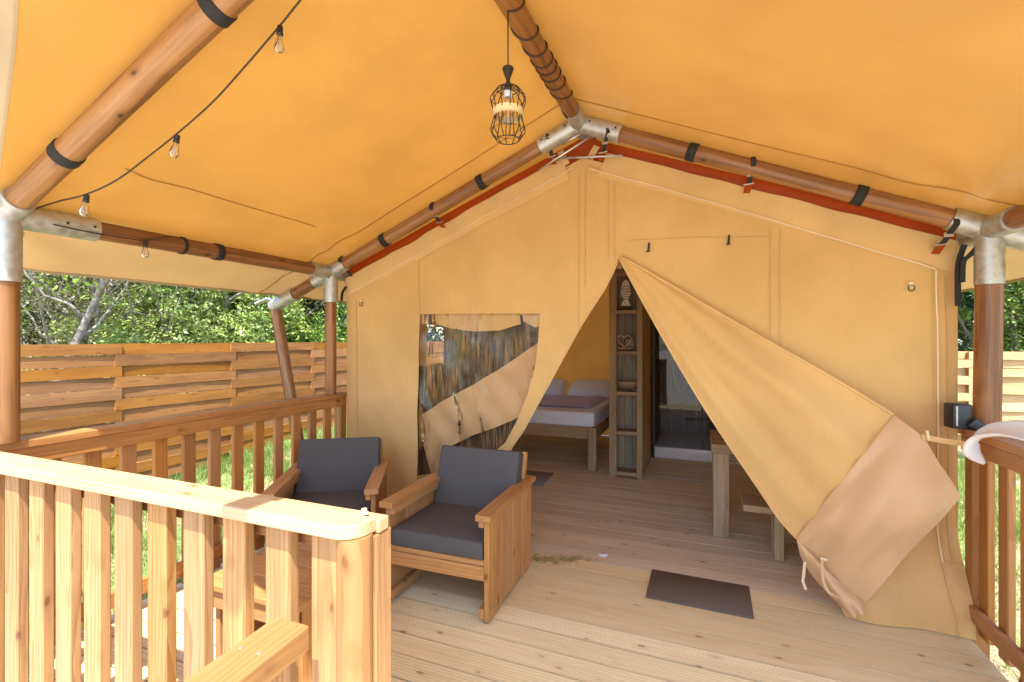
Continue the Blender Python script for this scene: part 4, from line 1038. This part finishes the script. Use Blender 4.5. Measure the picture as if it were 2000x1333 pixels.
marks = [(1.87, 0), (2.08, 1.0), (2.22, 2.0), (2.33, 3.0), (2.40, 4.0), (2.47, 5.0), (2.56, 6.0), (2.66, 7.0), (2.95, 8.0)]
for k in range(241):
    tt = 8.0 * k / 240; yy = float(np.interp(tt, [m_[1] for m_ in marks], [m_[0] for m_ in marks]))
    a = -math.pi / 2 + 2 * math.pi * tt; rr_ = 0.0535
    pts.append((XC + rr_ * math.cos(a), yy, ZA + rr_ * math.sin(a)))
tube('wound_cable', pl, pts, 0.0042, M_CABLE, 6)

# ------------------------------------------------------------------ string of bulbs
sl = thing('string_light', 'dark festoon cable with clear bulbs strung under the left roof slope', 'string lights', at(170, 400, Y=1.3))
main = [(592, -6), (547, 50), (470, 140), (412, 203), (345, 262), (290, 306), (228, 352), (168, 380), (110, 395), (60, 412), (36, 424)]
P = [at(px, py, Y=1.30 if i < 6 else (1.25 if i == 6 else 1.21)) for i, (px, py) in enumerate(main)]
P2 = [at(36, 424, Y=1.21)] + [at(px, py, X=XL + 0.062) for px, py in ((110, 440), (180, 455), (250, 466), (285, 470), (330, 462), (357, 466))]
tube('cable', sl, crom(P, 5), 0.0036, M_CABLE, 6); tube('cable', sl, crom(P2, 4), 0.0034, M_CABLE, 6)
def bulb(p, tx=0.0, ty=0.0):
    M = Matrix.Translation(p) @ Matrix.Rotation(tx, 4, 'Y') @ Matrix.Rotation(ty, 4, 'X') @ Matrix.Scale(0.86, 4)
    k = 'bulbset'
    if k not in CACHE:
        V, F = lathe_data([(1e-4, 0.010), (0.011, 0.010), (0.012, 0.004), (0.012, -0.016), (0.0135, -0.018), (0.0135, -0.028), (1e-4, -0.028)], 14); a = mesh_of('bulb_holder', V, F, M_BLACK, True)
        V, F = lathe_data([(0.010, -0.028), (0.0115, -0.036), (0.016, -0.052), (0.0215, -0.072), (0.0215, -0.082), (0.016, -0.094), (0.006, -0.099), (1e-4, -0.1)], 18); b = mesh_of('bulb_glass', V, F, M_GLASSB, True)
        V, F = join_data([tube_data([(0.003, 0, -0.03), (0.007, 0, -0.06), (0.004, 0, -0.078), (-0.003, 0, -0.06), (-0.007, 0, -0.078), (-0.004, 0, -0.03)], 0.001, 5)]); c = mesh_of('filament', V, F, M_FILA, True)
        CACHE[k] = (a, b, c)
    a, b, c = CACHE[k]
    o = emit_me('bulb', sl, a, M); emit_me('bulb_glass', o, b, M); emit_me('filament', o, c, M)
for (px, py, Y_, tx, ty) in ((547, 52, 1.30, 0.12, 0.05), (346, 264, 1.30, 0.28, 0.0), (169, 381, 1.21, 0.05, -0.1), (34, 425, 1.21, 0.0, 0.1)):
    bulb(at(px, py, Y=Y_) + Vector((0, 0, -0.008)), tx, ty)
bulb(at(284, 471, X=XL + 0.062) + Vector((0, 0, -0.008)), 0.05, 0)

# ------------------------------------------------------------------ inside the tent
bed = thing('bed', 'smoked wood double bed made up inside the tent', 'bed', (-1.9, 6.3, 0))
bx0, bx1, by0, by1 = -2.66, -1.12, 5.38, 7.3
for x in (bx0 + .05, bx1 - .05):
    for y in (by0 + .04, by1 - .04): board('leg', bed, (x, y, 0.0), (x, y, 0.49), 0.095, 0.07, M_GREYW, (0, 1, 0))
board('foot_rail', bed, (bx0 + .1, by0 + .02, 0.425), (bx1 - .1, by0 + .02, 0.425), 0.035, 0.13, M_GREYW)
for x in (bx0 + .02, bx1 - .02): board('side_rail', bed, (x, by0 + .08, 0.425), (x, by1 - .08, 0.425), 0.035, 0.13, M_GREYW)
soft_box('mattress', bed, bx1 - bx0 - .06, by1 - by0 - .04, 0.17, 0.03, M_SHEET, Matrix.Translation(((bx0 + bx1) / 2, (by0 + by1) / 2, 0.575)), 3)
# quilt draped over the mattress
rowsq = []
for j, (y, z) in enumerate(((by0 + 0.30, 0.672), (by0 + 0.55, 0.690), (by0 + 0.9, 0.692), (by0 + 1.3, 0.690))):
    r_ = []
    for i, x in enumerate(np.linspace(bx0 - .01, bx1 + .02, 9)):
        e = 0 if 0 < i < 8 else -0.16
        r_.append(Vector((x, y, z + e + 0.01 * noise.noise((x * 4, y * 4, 2)))))
    rowsq.append(r_)
patch('quilt', bed, rowsq, M_QUILT, 4, 5, lambda p, u, v: Vector((0, 0, 0.008 * noise.noise((p.x * 8, p.y * 8, 1)))))
def pillow(x, y, label, rz):
    V = []; F = []; n, m = 28, 16
    for s_ in (1, -1):
        for j in range(m + 1):
            for i in range(n + 1):
                u = 2 * i / n - 1; v = 2 * j / m - 1
                h = 0.085 * (max(0, (1 - u ** 4) * (1 - v ** 4)) ** 0.55) * (1 + 0.15 * noise.noise((u * 2 + x, v * 2, 1)))
                V.append((u * 0.34 * (1 - 0.05 * v * v), v * 0.22 * (1 - 0.05 * u * u), s_ * h))
    k = (n + 1) * (m + 1)
    for s_ in range(2):
        for j in range(m):
            for i in range(n):
                q_ = [s_ * k + j * (n + 1) + i, s_ * k + j * (n + 1) + i + 1, s_ * k + (j + 1) * (n + 1) + i + 1, s_ * k + (j + 1) * (n + 1) + i]; F.append(q_ if s_ == 0 else q_[::-1])
    o = emit('pillow', None, V, F, M_SHEET, Matrix.Translation((x, y, 0.765)) @ Matrix.Rotation(rz, 4, 'Z') @ Matrix.Rotation(R(24), 4, 'X'), True)
    tag(o, label, 'pillow', 'pillows on the bed')
pillow(-2.26, 6.98, 'white pillow on the left of the bed, half hidden by canvas', 0.04)
pillow(-1.52, 6.98, 'white pillow beside the shelf column end of the bed', -0.03)

# shelf column at the end of the partition
sc = thing('shelf_column', 'tall narrow smoked wood shelf column standing in the tent doorway', 'shelf', (-0.78, 5.4, 0))
sx0, sx1, sy = -0.955, -0.60, 5.28
board('stile', sc, (sx0 + .04, sy, 0.0), (sx0 + .04, sy, 2.30), 0.08, 0.03, M_GREYW, (0, 1, 0))
board('stile', sc, (sx1 - .03, sy, 0.0), (sx1 - .03, sy, 2.30), 0.06, 0.03, M_GREYW, (0, 1, 0))
def zc(py): return at(1222, py, Y=sy).z
shelf_y = [535, 610, 690, 769, 846, 926]
for py in shelf_y:
    z = zc(py); board('shelf', sc, (sx0 + .081, sy, z), (sx1 - .061, sy, z), 0.03, 0.040, M_GREYW)
    if py != 535: board('shelf', sc, (sx0 + .03, sy + .115, z), (sx1 - .03, sy + .115, z), 0.19, 0.022, M_GREYW)
for k, x in enumerate((sx0 + 0.02, sx1 - 0.02)):
    for j in range(2): board('side_board', sc, (x, sy + .07 + j * .11, 0.0), (x, sy + .07 + j * .11, 2.30), 0.022, 0.108, M_GREYW, (0, 1, 0))
for k in range(3): board('back_board', sc, (sx0 + .09 + k * .09, sy + 0.225, 0.0), (sx0 + .09 + k * .09, sy + 0.225, 2.30), 0.088, 0.018, M_GREYB, (0, 1, 0))
# partition planks running back from the column
pt = thing('partition', 'smoked plank partition behind the shelf column, edge on', 'partition', (-0.62, 5.9, 0))
for k in range(7): board('board', pt, (-0.62, 5.60 + k * .14, 0.0), (-0.62, 5.60 + k * .14, 2.2), 0.022, 0.137, M_GREYW, (0, 1, 0))
# things on the shelves
fz = zc(602)
V = []; parts_ = []
fish = thing('fish_ornament', 'pale wooden fish ornament standing in the top shelf', 'ornament', (-0.79, sy + .06, fz))
cx_, cy_ = -0.785, sy + 0.06
zb2 = zc(597)
def flat(P, th=0.02):
    n = len(P); v = [(cx_ + x, cy_ - th / 2, zb2 + z) for x, z in P] + [(cx_ + x, cy_ + th / 2, zb2 + z) for x, z in P]
    f = [list(range(n)), list(range(2 * n - 1, n - 1, -1))] + [[i, n + i, n + (i + 1) % n, (i + 1) % n] for i in range(n)]
    return v, f
v, f = flat([(-0.055, 0.0), (0.055, 0.0), (0.022, 0.07), (-0.022, 0.07)]); emit('fish_tail', fish, v, f, M_PALEW)
for k, z in enumerate((0.078, 0.105, 0.132, 0.16, 0.188)):
    wv_ = (0.03, 0.05, 0.057, 0.054, 0.048)[k]; v, f = flat([(-wv_, z + .003 * (-1) ** k), (wv_, z - .003 * (-1) ** k), (wv_, z + 0.019), (-wv_, z + 0.019)]); emit('fish_rib', fish, v, f, M_PALEW)
v, f = flat([(-0.045, 0.215), (0.045, 0.215), (0.034, 0.255), (0.0, 0.29), (-0.034, 0.255)]); emit('fish_head', fish, v, f, M_PALEW)
hz = zc(683)
ht = thing('heart_ornament', 'bent wire heart ornament on a small base in the second shelf', 'ornament', (-0.79, sy + .05, hz))
hp = []
for a in np.linspace(0, 2 * math.pi, 41)[:-1]:
    hp.append((-0.80 + 0.0046 * 16 * math.sin(a) ** 3, sy + 0.05, hz + 0.095 + 0.0046 * (13 * math.cos(a) - 5 * math.cos(2 * a) - 2 * math.cos(3 * a) - math.cos(4 * a))))
tube('heart_wire', ht, hp, 0.005, M_PIPE, 6, True)
board('base', ht, (-0.87, sy + .06, hz + .010), (-0.71, sy + .06, hz + .010), 0.05, 0.02, M_GREYW)
soft_box('driftwood', ht, 0.09, 0.03, 0.10, 0.01, M_GREYB, Matrix.Translation((-0.745, sy + .09, hz + .075)), 2)
bz = zc(762)
V, F = lathe_data([(1e-4, 0), (0.085, 0), (0.11, 0.03), (0.118, 0.075), (0.112, 0.078), (0.103, 0.035), (0.08, 0.012), (1e-4, 0.010)], 32)
bo = emit('bowl', None, [(x, y_ * 0.62, z) for x, y_, z in V], F, M_GREYW, Matrix.Translation((-0.775, sy + .10, bz + .012)), True); tag(bo, 'shallow wooden bowl on the middle shelf of the column', 'bowl')
# shower cabin behind glass
sh = thing('shower_cabin', 'dark shower cabin with a glass front and white tray', 'shower', (0.2, 6.6, 0))
soft_box('shower_tray', sh, 1.5, 1.0, 0.14, 0.012, M_TRAY, Matrix.Translation((0.165, 6.78, 0.074)), 2)
for k in range(9): board('panel', sh, (-0.50 + k * .165, 7.29, 0.0), (-0.50 + k * .165, 7.29, 2.1), 0.162, 0.02, M_DARKP, (0, 1, 0))
for k in range(6): board('panel', sh, (0.93, 6.34 + k * .165, 0.0), (0.93, 6.34 + k * .165, 2.1), 0.02, 0.162, M_DARKP, (0, 1, 0))
for k in range(6): board('panel', sh, (-0.575, 6.34 + k * .165, 0.0), (-0.575, 6.34 + k * .165, 2.1), 0.02, 0.162, M_DARKP, (0, 1, 0))
for x in (-0.30, 0.28): emit('glass_pane', sh, *join_data([([(x - .28, 6.32, .15), (x + .29, 6.32, .15), (x + .29, 6.32, 2.0), (x - .28, 6.32, 2.0)], [[0, 1, 2, 3]])]), M_GLASS)
for x in (-0.565, -0.005, 0.58): board('glass_profile', sh, (x, 6.325, .15), (x, 6.325, 2.02), 0.014, 0.016, M_DARKP, (0, 1, 0))
tube('shower_hose', sh, crom([(-0.33, 6.6, 1.75), (-0.36, 6.55, 1.2), (-0.30, 6.54, 0.85), (-0.2, 6.55, 0.9), (-0.1, 6.7, 1.3)], 6), 0.008, M_GALV, 6)
board('glass_bar', sh, (-0.22, 6.30, 1.62), (0.30, 6.30, 1.62), 0.012, 0.012, M_STEEL)
ts = board('threshold_strip', None, (-0.58, 5.42, 0.004), (0.25, 5.42, 0.004), 0.02, 0.006, M_STEEL, bev=.002); tag(ts, 'thin metal floor strip between shelf column and table leg', 'floor strip')
# table and bench
tb = thing('dining_table', 'chunky smoked wood table behind the door flap', 'table', (0.5, 4.4, 0))
for k in range(4): board('top_board', tb, (0.06, 4.03 + k * .16, 0.665), (1.1, 4.03 + k * .16, 0.665), 0.158, 0.07, M_GREYW)
for x in (0.13, 1.02):
    for y in (4.0, 4.52): board('leg', tb, (x, y, 0.0), (x, y, 0.63), 0.11, 0.09, M_GREYW, (0, 1, 0))
board('stretcher', tb, (0.19, 4.26, 0.55), (0.97, 4.26, 0.55), 0.04, 0.09, M_GREYW)
bn = thing('bench', 'low smoked wood bench pushed under the table edge', 'bench', (0.7, 3.78, 0))
for k in range(2): board('seat_board', bn, (0.26, 3.72 + k * .13, 0.335), (1.15, 3.72 + k * .13, 0.335), 0.128, 0.045, M_GREYW)
for x in (0.48, 1.05):
    for y in (3.70, 3.82): board('leg', bn, (x, y, 0.0), (x, y, 0.312), 0.06, 0.05, M_GREYW, (0, 1, 0))
# grey rug inside the left of the doorway
rg = soft_box('rug', None, 0.9, 0.5, 0.008, 0.003, plain('grey_rug', (0.22, 0.21, 0.24), 0.9, bump=.5, bscale=150, var=.15), Matrix.Translation((-1.98, 4.85, 0.0052)) @ Matrix.Rotation(R(3), 4, 'Z'), 1)
tag(rg, 'small grey rug on the tent floor in front of the bed', 'rug')

# ------------------------------------------------------------------ small things about the railing and deck
bb = thing('junction_box', 'black plastic box on the right railing corner by the post', 'box', (1.25, 3.13, 1.05))
soft_box('box_body', bb, 0.085, 0.075, 0.125, 0.008, M_BOXB, Matrix.Translation((1.215, 3.125, 1.108)) @ Matrix.Rotation(R(12), 4, 'Z'), 2)
board('hinge', bb, (1.195, 3.082, 1.06), (1.195, 3.082, 1.16), 0.008, 0.006, M_GALV, (0, 1, 0), .001)
soft_box('mount', bb, 0.05, 0.05, 0.05, 0.006, M_BOXB, Matrix.Translation((1.272, 3.10, 1.07)) @ Matrix.Rotation(R(40), 4, 'Y'), 2)
# curved white plastic channel hooked over the handrail
arc = [at(1923, 905, Y=2.80), at(1908, 885, Y=2.79), at(1906, 866, Y=2.77), at(1922, 852, Y=2.74), at(1950, 846, Y=2.69), at(1985, 846, Y=2.63), at(2030, 856, Y=2.55), at(2075, 880, Y=2.47)]
cp = crom(arc, 6); V = []; F = []; ns = 9
for i, p in enumerate(cp):
    d = (cp[min(i + 1, len(cp) - 1)] - cp[max(i - 1, 0)]).normalized(); s_ = (p - Vector((1.40, 2.62, 0.86))); s_ = (s_ - d * s_.dot(d)).normalized(); u_ = d.cross(s_)
    wd = 0.048 * min(1, 0.12 + i / 9.0) 
    for k in range(ns):
        a = -0.5 * math.pi * 1.1 + math.pi * 1.1 * k / (ns - 1); V.append(p + u_ * (wd * math.sin(a)) - s_ * (wd * 0.8 * (1 - math.cos(a))) * -0.6)
for i in range(len(cp) - 1):
    for k in range(ns - 1): F.append([i * ns + k, i * ns + k + 1, (i + 1) * ns + k + 1, (i + 1) * ns + k])
wc = emit('plastic_channel', None, V, F, M_WHITE, None, True); md = wc.modifiers.new('thick', 'SOLIDIFY'); md.thickness = 0.005
tag(wc, 'curved white plastic channel hooked over the right handrail', 'plastic channel')
# straw litter at the tent line and a bright metal cap
rng = np.random.default_rng(5); SV = []
for i in range(260):
    p = at(rng.uniform(1040, 1135), 1092, Z=0.004); x = p.x + rng.normal(0, .05); y = p.y + rng.normal(0, 0.03); a = rng.uniform(0, 3.14); l = rng.uniform(.008, .028)
    c, s_ = math.cos(a) * l, math.sin(a) * l; SV.append(((x - c, y - s_, .002), (x + c, y + s_, .003), (x + c + .0012, y + s_ + .0012, .005), (x - c + .0012, y - s_ + .0012, .0045)))
lo = emit_me('straw_litter', None, quad_mesh('straw_litter', np.array(SV).reshape(-1, 3), M_STRAW)); tag(lo, 'scatter of dry straw by the armchair side', None, None, 'stuff')
p = at(1178, 1084, Z=0.0); V, F = lathe_data([(1e-4, 0.006), (0.03, 0.005), (0.034, 0.001)], 24); mc = emit('floor_cap', None, V, F, M_TRAY, Matrix.Translation((p.x, p.y, 0.001)), True); tag(mc, 'small white round cap on the tent threshold boards', 'cap')

# ------------------------------------------------------------------ fences
def woven(parent, a, b, n_, off, h, th, mat, var):
    """one springy board: out at both posts, bowed back to the fence line between them"""
    L_ = (b - a).length; k = ('woven', round(L_, 3), round(off, 3), round(h, 3), mat.name, var)
    if k not in CACHE:
        m_ = 12; V = []; F = []; bow = (0.55, 0.35, 0.7, 0.45)[var]; sk = (0.002, -0.003, 0.001, -0.001)[var]
        for i in range(m_ + 1):
            t = i / m_; u = abs(2 * t - 1); o_ = off * (1 - bow * (1 - u ** 2.2))
            for (yy, zz) in ((-h / 2, -th / 2), (h / 2, -th / 2), (h / 2, th / 2), (-h / 2, th / 2)): V.append((t * L_, yy + sk * (2 * t - 1), zz + o_))
        for i in range(m_):
            for q in range(4): F.append([i * 4 + q, i * 4 + (q + 1) % 4, i * 4 + 4 + (q + 1) % 4, i * 4 + 4 + q][::-1])
        F += [[0, 1, 2, 3], [m_ * 4 + 3, m_ * 4 + 2, m_ * 4 + 1, m_ * 4]]
        me = mesh_of('board', V, F, mat); bm = bmesh.new(); bm.from_mesh(me); bmesh.ops.recalc_face_normals(bm, faces=bm.faces); bm.to_mesh(me); bm.free(); CACHE[k] = me
    return emit_me('board', parent, CACHE[k], frame(a, b - a, n_))
def fence(name, label, x0, y0, dx, dy, panels, plen, rows_, ztop, bh, pitch, mat, lay, gzf, k0=0, front=1, group='slatted timber fences'):
    """boards nailed to both faces of the posts in turn, panel by panel"""
    f = thing(name, label, 'fence', (x0, y0, 0), 0, group)
    d = Vector((dx, dy, 0)).normalized(); n_ = Vector((d.y, -d.x, 0)) * front
    for p_ in range(panels + 1):
        q_ = Vector((x0, y0, 0)) + d * plen * p_; board('post', f, (q_.x, q_.y, gzf(q_.x, q_.y) - .2), (q_.x, q_.y, ztop - 0.02), 0.07, lay - 0.012, M_RAILB, n_)
    for p_ in range(panels):
        for r_ in range(rows_):
            z = ztop - bh / 2 - r_ * pitch; a = Vector((x0, y0, z)) + d * (plen * p_ + 0.004); b = a + d * (plen - 0.008)
            fr_ = (r_ + p_ + k0) % 2
            if fr_: a = a - d * 0.035; b = b + d * 0.035
            o_ = n_ * ((lay / 2) * (1 if fr_ else -1))
            woven(f, a, b, n_, (lay / 2 + 0.002) * (1 if fr_ else -1), bh - random.choice((0.004, .008, .012)), 0.022, mat, random.randrange(4))
    return f
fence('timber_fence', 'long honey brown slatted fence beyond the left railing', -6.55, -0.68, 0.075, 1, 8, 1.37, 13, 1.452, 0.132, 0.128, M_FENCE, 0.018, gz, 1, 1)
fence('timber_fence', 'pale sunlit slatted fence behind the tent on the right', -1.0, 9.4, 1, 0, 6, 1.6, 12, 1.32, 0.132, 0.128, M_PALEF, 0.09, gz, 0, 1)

# ------------------------------------------------------------------ trees
def crown_pts(rng, R_, H, ncl, per, size, squash=0.8, hollow=0.55, cr=0.38):
    c = rng.normal(size=(ncl, 3)); c /= np.linalg.norm(c, axis=1)[:, None]
    rad = (hollow + (1 - hollow) * rng.random(ncl)) ** 0.8
    lob = 1 + 0.28 * np.sin(c[:, 0] * 5 + rng.random() * 6) * np.cos(c[:, 2] * 4 + rng.random() * 6) + 0.15 * np.sin(c[:, 1] * 9)
    c = c * (rad * lob)[:, None] * np.array([R_, R_, H])
    n = ncl * per
    base = np.repeat(c, per, axis=0); off = rng.normal(size=(n, 3)); off /= np.linalg.norm(off, axis=1)[:, None]
    base = base + off * (rng.random(n) ** 0.5 * cr * np.repeat(0.6 + 0.8 * rng.random(ncl), per))[:, None]
    return base, off
def leaves(rng, P, N_, size):
    n = len(P); up = N_ * 0.5 + np.array([0.1, -0.2, 0.7]) + rng.normal(size=(n, 3)) * 0.55; up /= np.linalg.norm(up, axis=1)[:, None]
    t = np.cross(up, rng.normal(size=(n, 3))); t /= np.linalg.norm(t, axis=1)[:, None]; b = np.cross(up, t)
    L_ = size * (0.6 + 0.8 * rng.random(n))[:, None]; W_ = L_ * 0.42
    A = np.stack([P - t * L_, P - b * W_ + t * L_ * .1, P + t * L_, P + b * W_ + t * L_ * .1], axis=1)
    return A.reshape(-1, 3)
def trunk_data(rng, H, r, lean, limbs, R_, ch):
    pts = [Vector((0, 0, -0.3))]; x = y = 0.0
    for k in range(1, 8):
        x += lean * H / 7 + rng.normal(0, 0.07); y += rng.normal(0, 0.07); pts.append(Vector((x, y, H * k / 7)))
    parts_ = [tube_data(pts, [r * (1.15 - 0.8 * i / 7) for i in range(8)], 9)]
    for k in range(limbs):
        t = 0.22 + 0.7 * k / limbs; i = int(t * 7); p = lerp(pts[i], pts[min(i + 1, 7)], t * 7 - i); a = k * 2.4 + rng.random()
        l = R_ * (0.5 + 0.5 * rng.random()); q_ = [p]
        for j in range(1, 5):
            q_.append(p + Vector((math.cos(a) * l * j / 4, math.sin(a) * l * j / 4, l * (0.22 * j + 0.03 * j * j * rng.random()))) + Vector(rng.normal(0, 0.06, 3)))
        parts_.append(tube_data(q_, [r * 0.42 * (1 - 0.2 * j) for j in range(5)], 6))
    return join_data(parts_)
KIND = {}
def make_kind(key, seed, R_, H, cz, ncl, per, size, mat, bark, tr, tH, lean, limbs, squash=0.8, hollow=0.5, cr=0.38):
    rng = np.random.default_rng(seed); P_, N_ = crown_pts(rng, R_, H, ncl, per, size, squash, hollow, cr); P_[:, 2] += cz; P_[:, 0] += lean * tH * .8
    cm = quad_mesh('crown', leaves(rng, P_, N_, size), mat); V, F = trunk_data(rng, tH, tr, lean, limbs, R_, cz); tm = mesh_of('trunk', V, F, bark, True); KIND[key] = (cm, tm)
make_kind('broad', 11, 1.7, 2.1, 3.2, 150, 150, 0.036, M_LEAF1, M_BARKD, 0.10, 4.3, 0.04, 14, cr=0.23, hollow=0.4)
make_kind('dark', 12, 1.6, 2.5, 3.1, 150, 150, 0.036, M_LEAF2, M_BARKD, 0.10, 4.6, -0.03, 14, cr=0.23, hollow=0.4)
make_kind('pale', 13, 1.3, 1.1, 1.35, 150, 150, 0.030, M_LEAF3, M_BARK, 0.06, 1.9, 0.05, 12, cr=0.19)
make_kind('open', 14, 1.6, 1.6, 4.0, 80, 80, 0.036, M_LEAF1, M_BARK, 0.062, 4.4, 0.30, 10)
make_kind('bush', 15, 1.2, 0.9, 0.95, 150, 140, 0.032, M_LEAF1, M_BARKD, 0.05, 1.4, 0.0, 9, cr=0.18)
make_kind('dry', 16, 1.2, 1.3, 2.4, 90, 70, 0.024, M_LEAF4, M_BARK, 0.05, 3.2, 0.08, 14, hollow=0.3)
def tree(name, key, x, y, s_, rz, label, cat='tree', group='trees behind the fences'):
    cm, tm = KIND[key]; z = gz(x, y)
    M = Matrix.Translation((x, y, z)) @ Matrix.Rotation(rz, 4, 'Z') @ Matrix.Scale(s_, 4)
    t = bpy.data.objects.new(name, None); link(t, None, M); tag(t, label, cat, group)
    emit_me('trunk', t, tm, M); emit_me('crown', t, cm, M); return t
def along(px, dist): 
    d = (FW + RT * ((px - CX) / FPX)); return d * dist
def tr_at(name, key, px, dist, s_, rz, label, cat='tree', group='trees behind the fences'):
    p = along(px, dist); return tree(name, key, p.x, p.y, s_, rz, label, cat, group)
tr_at('broadleaf_tree', 'broad', 40, 8.6, 1.0, 0.3, 'mid green leafy tree just right of the left veranda post')
tr_at('evergreen_tree', 'dark', 140, 9.6, 1.05, 1.2, 'dark leafy tree over the first fence panel from the post')
tr_at('leaning_tree', 'open', 45, 6.35, 0.95, 0.38, 'open tree with a pale leaning trunk behind the left fence')
tr_at('dry_tree', 'dry', 90, 7.7, 1.0, 2.0, 'grey thin twigged tree near the left veranda post')
tr_at('broadleaf_tree', 'broad', 245, 9.4, 1.1, 2.4, 'leafy green tree behind the pale leaning trunk')
tr_at('pale_shrub', 'pale', 300, 7.9, 1.0, 0.4, 'bright yellow green shrub at the fence middle', 'shrub', 'shrubs along the fence')
tr_at('dry_tree', 'dry', 275, 8.6, 1.15, 0.7, 'grey bare looking tree above the bright shrub')
tr_at('evergreen_tree', 'dark', 330, 10.6, 1.15, 3.3, 'dark tree in shade between the leafy tree and the pale bush')
tr_at('pale_shrub', 'pale', 405, 8.8, 1.45, 2.2, 'large pale silvery bush left of the raking pole', 'shrub', 'shrubs along the fence')
tr_at('bushy_shrub', 'bush', 480, 9.2, 1.15, 1.0, 'round green shrub at the foot of the raking pole', 'shrub', 'shrubs along the fence')
tr_at('evergreen_tree', 'dark', 440, 11.6, 1.2, 0.2, 'tall dark tree above the pale silvery bush')
tr_at('broadleaf_tree', 'broad', 540, 11.2, 1.1, 4.0, 'green tree seen between the raking pole and the corner post')
tr_at('bushy_shrub', 'bush', 590, 10.2, 1.25, 2.6, 'bright green shrub left of the far corner post', 'shrub', 'shrubs along the fence')
tr_at('dry_tree', 'dry', 655, 11.2, 1.2, 1.4, 'grey twiggy tree between corner post and tent wall')
tr_at('evergreen_tree', 'dark', 600, 13.2, 1.4, 2.2, 'tall dark tree far back above the corner post')
tr_at('broadleaf_tree', 'broad', 690, 13.0, 1.25, 5.0, 'green tree standing close to the tent side')
tr_at('bushy_shrub', 'bush', 40, 7.6, 0.9, 3.9, 'dark green shrub at the fence by the veranda post', 'shrub', 'shrubs along the fence')
tr_at('dry_tree', 'dry', 215, 7.6, 1.0, 5.2, 'grey twiggy tree just right of the pale trunk')
tr_at('evergreen_tree', 'dark', 790, 14.5, 1.3, 5.6, 'dark tree seen through the tent window')
tr_at('evergreen_tree', 'dark', 1905, 11.0, 1.15, 0.9, 'dark tree left of the right veranda post')
tr_at('evergreen_tree', 'dark', 1985, 10.2, 1.1, 2.9, 'dark green tree right of the right veranda post')
tr_at('broadleaf_tree', 'broad', 2090, 10.6, 1.1, 1.9, 'leafy tree at the far right edge behind the fence')
# farther wood that closes the view
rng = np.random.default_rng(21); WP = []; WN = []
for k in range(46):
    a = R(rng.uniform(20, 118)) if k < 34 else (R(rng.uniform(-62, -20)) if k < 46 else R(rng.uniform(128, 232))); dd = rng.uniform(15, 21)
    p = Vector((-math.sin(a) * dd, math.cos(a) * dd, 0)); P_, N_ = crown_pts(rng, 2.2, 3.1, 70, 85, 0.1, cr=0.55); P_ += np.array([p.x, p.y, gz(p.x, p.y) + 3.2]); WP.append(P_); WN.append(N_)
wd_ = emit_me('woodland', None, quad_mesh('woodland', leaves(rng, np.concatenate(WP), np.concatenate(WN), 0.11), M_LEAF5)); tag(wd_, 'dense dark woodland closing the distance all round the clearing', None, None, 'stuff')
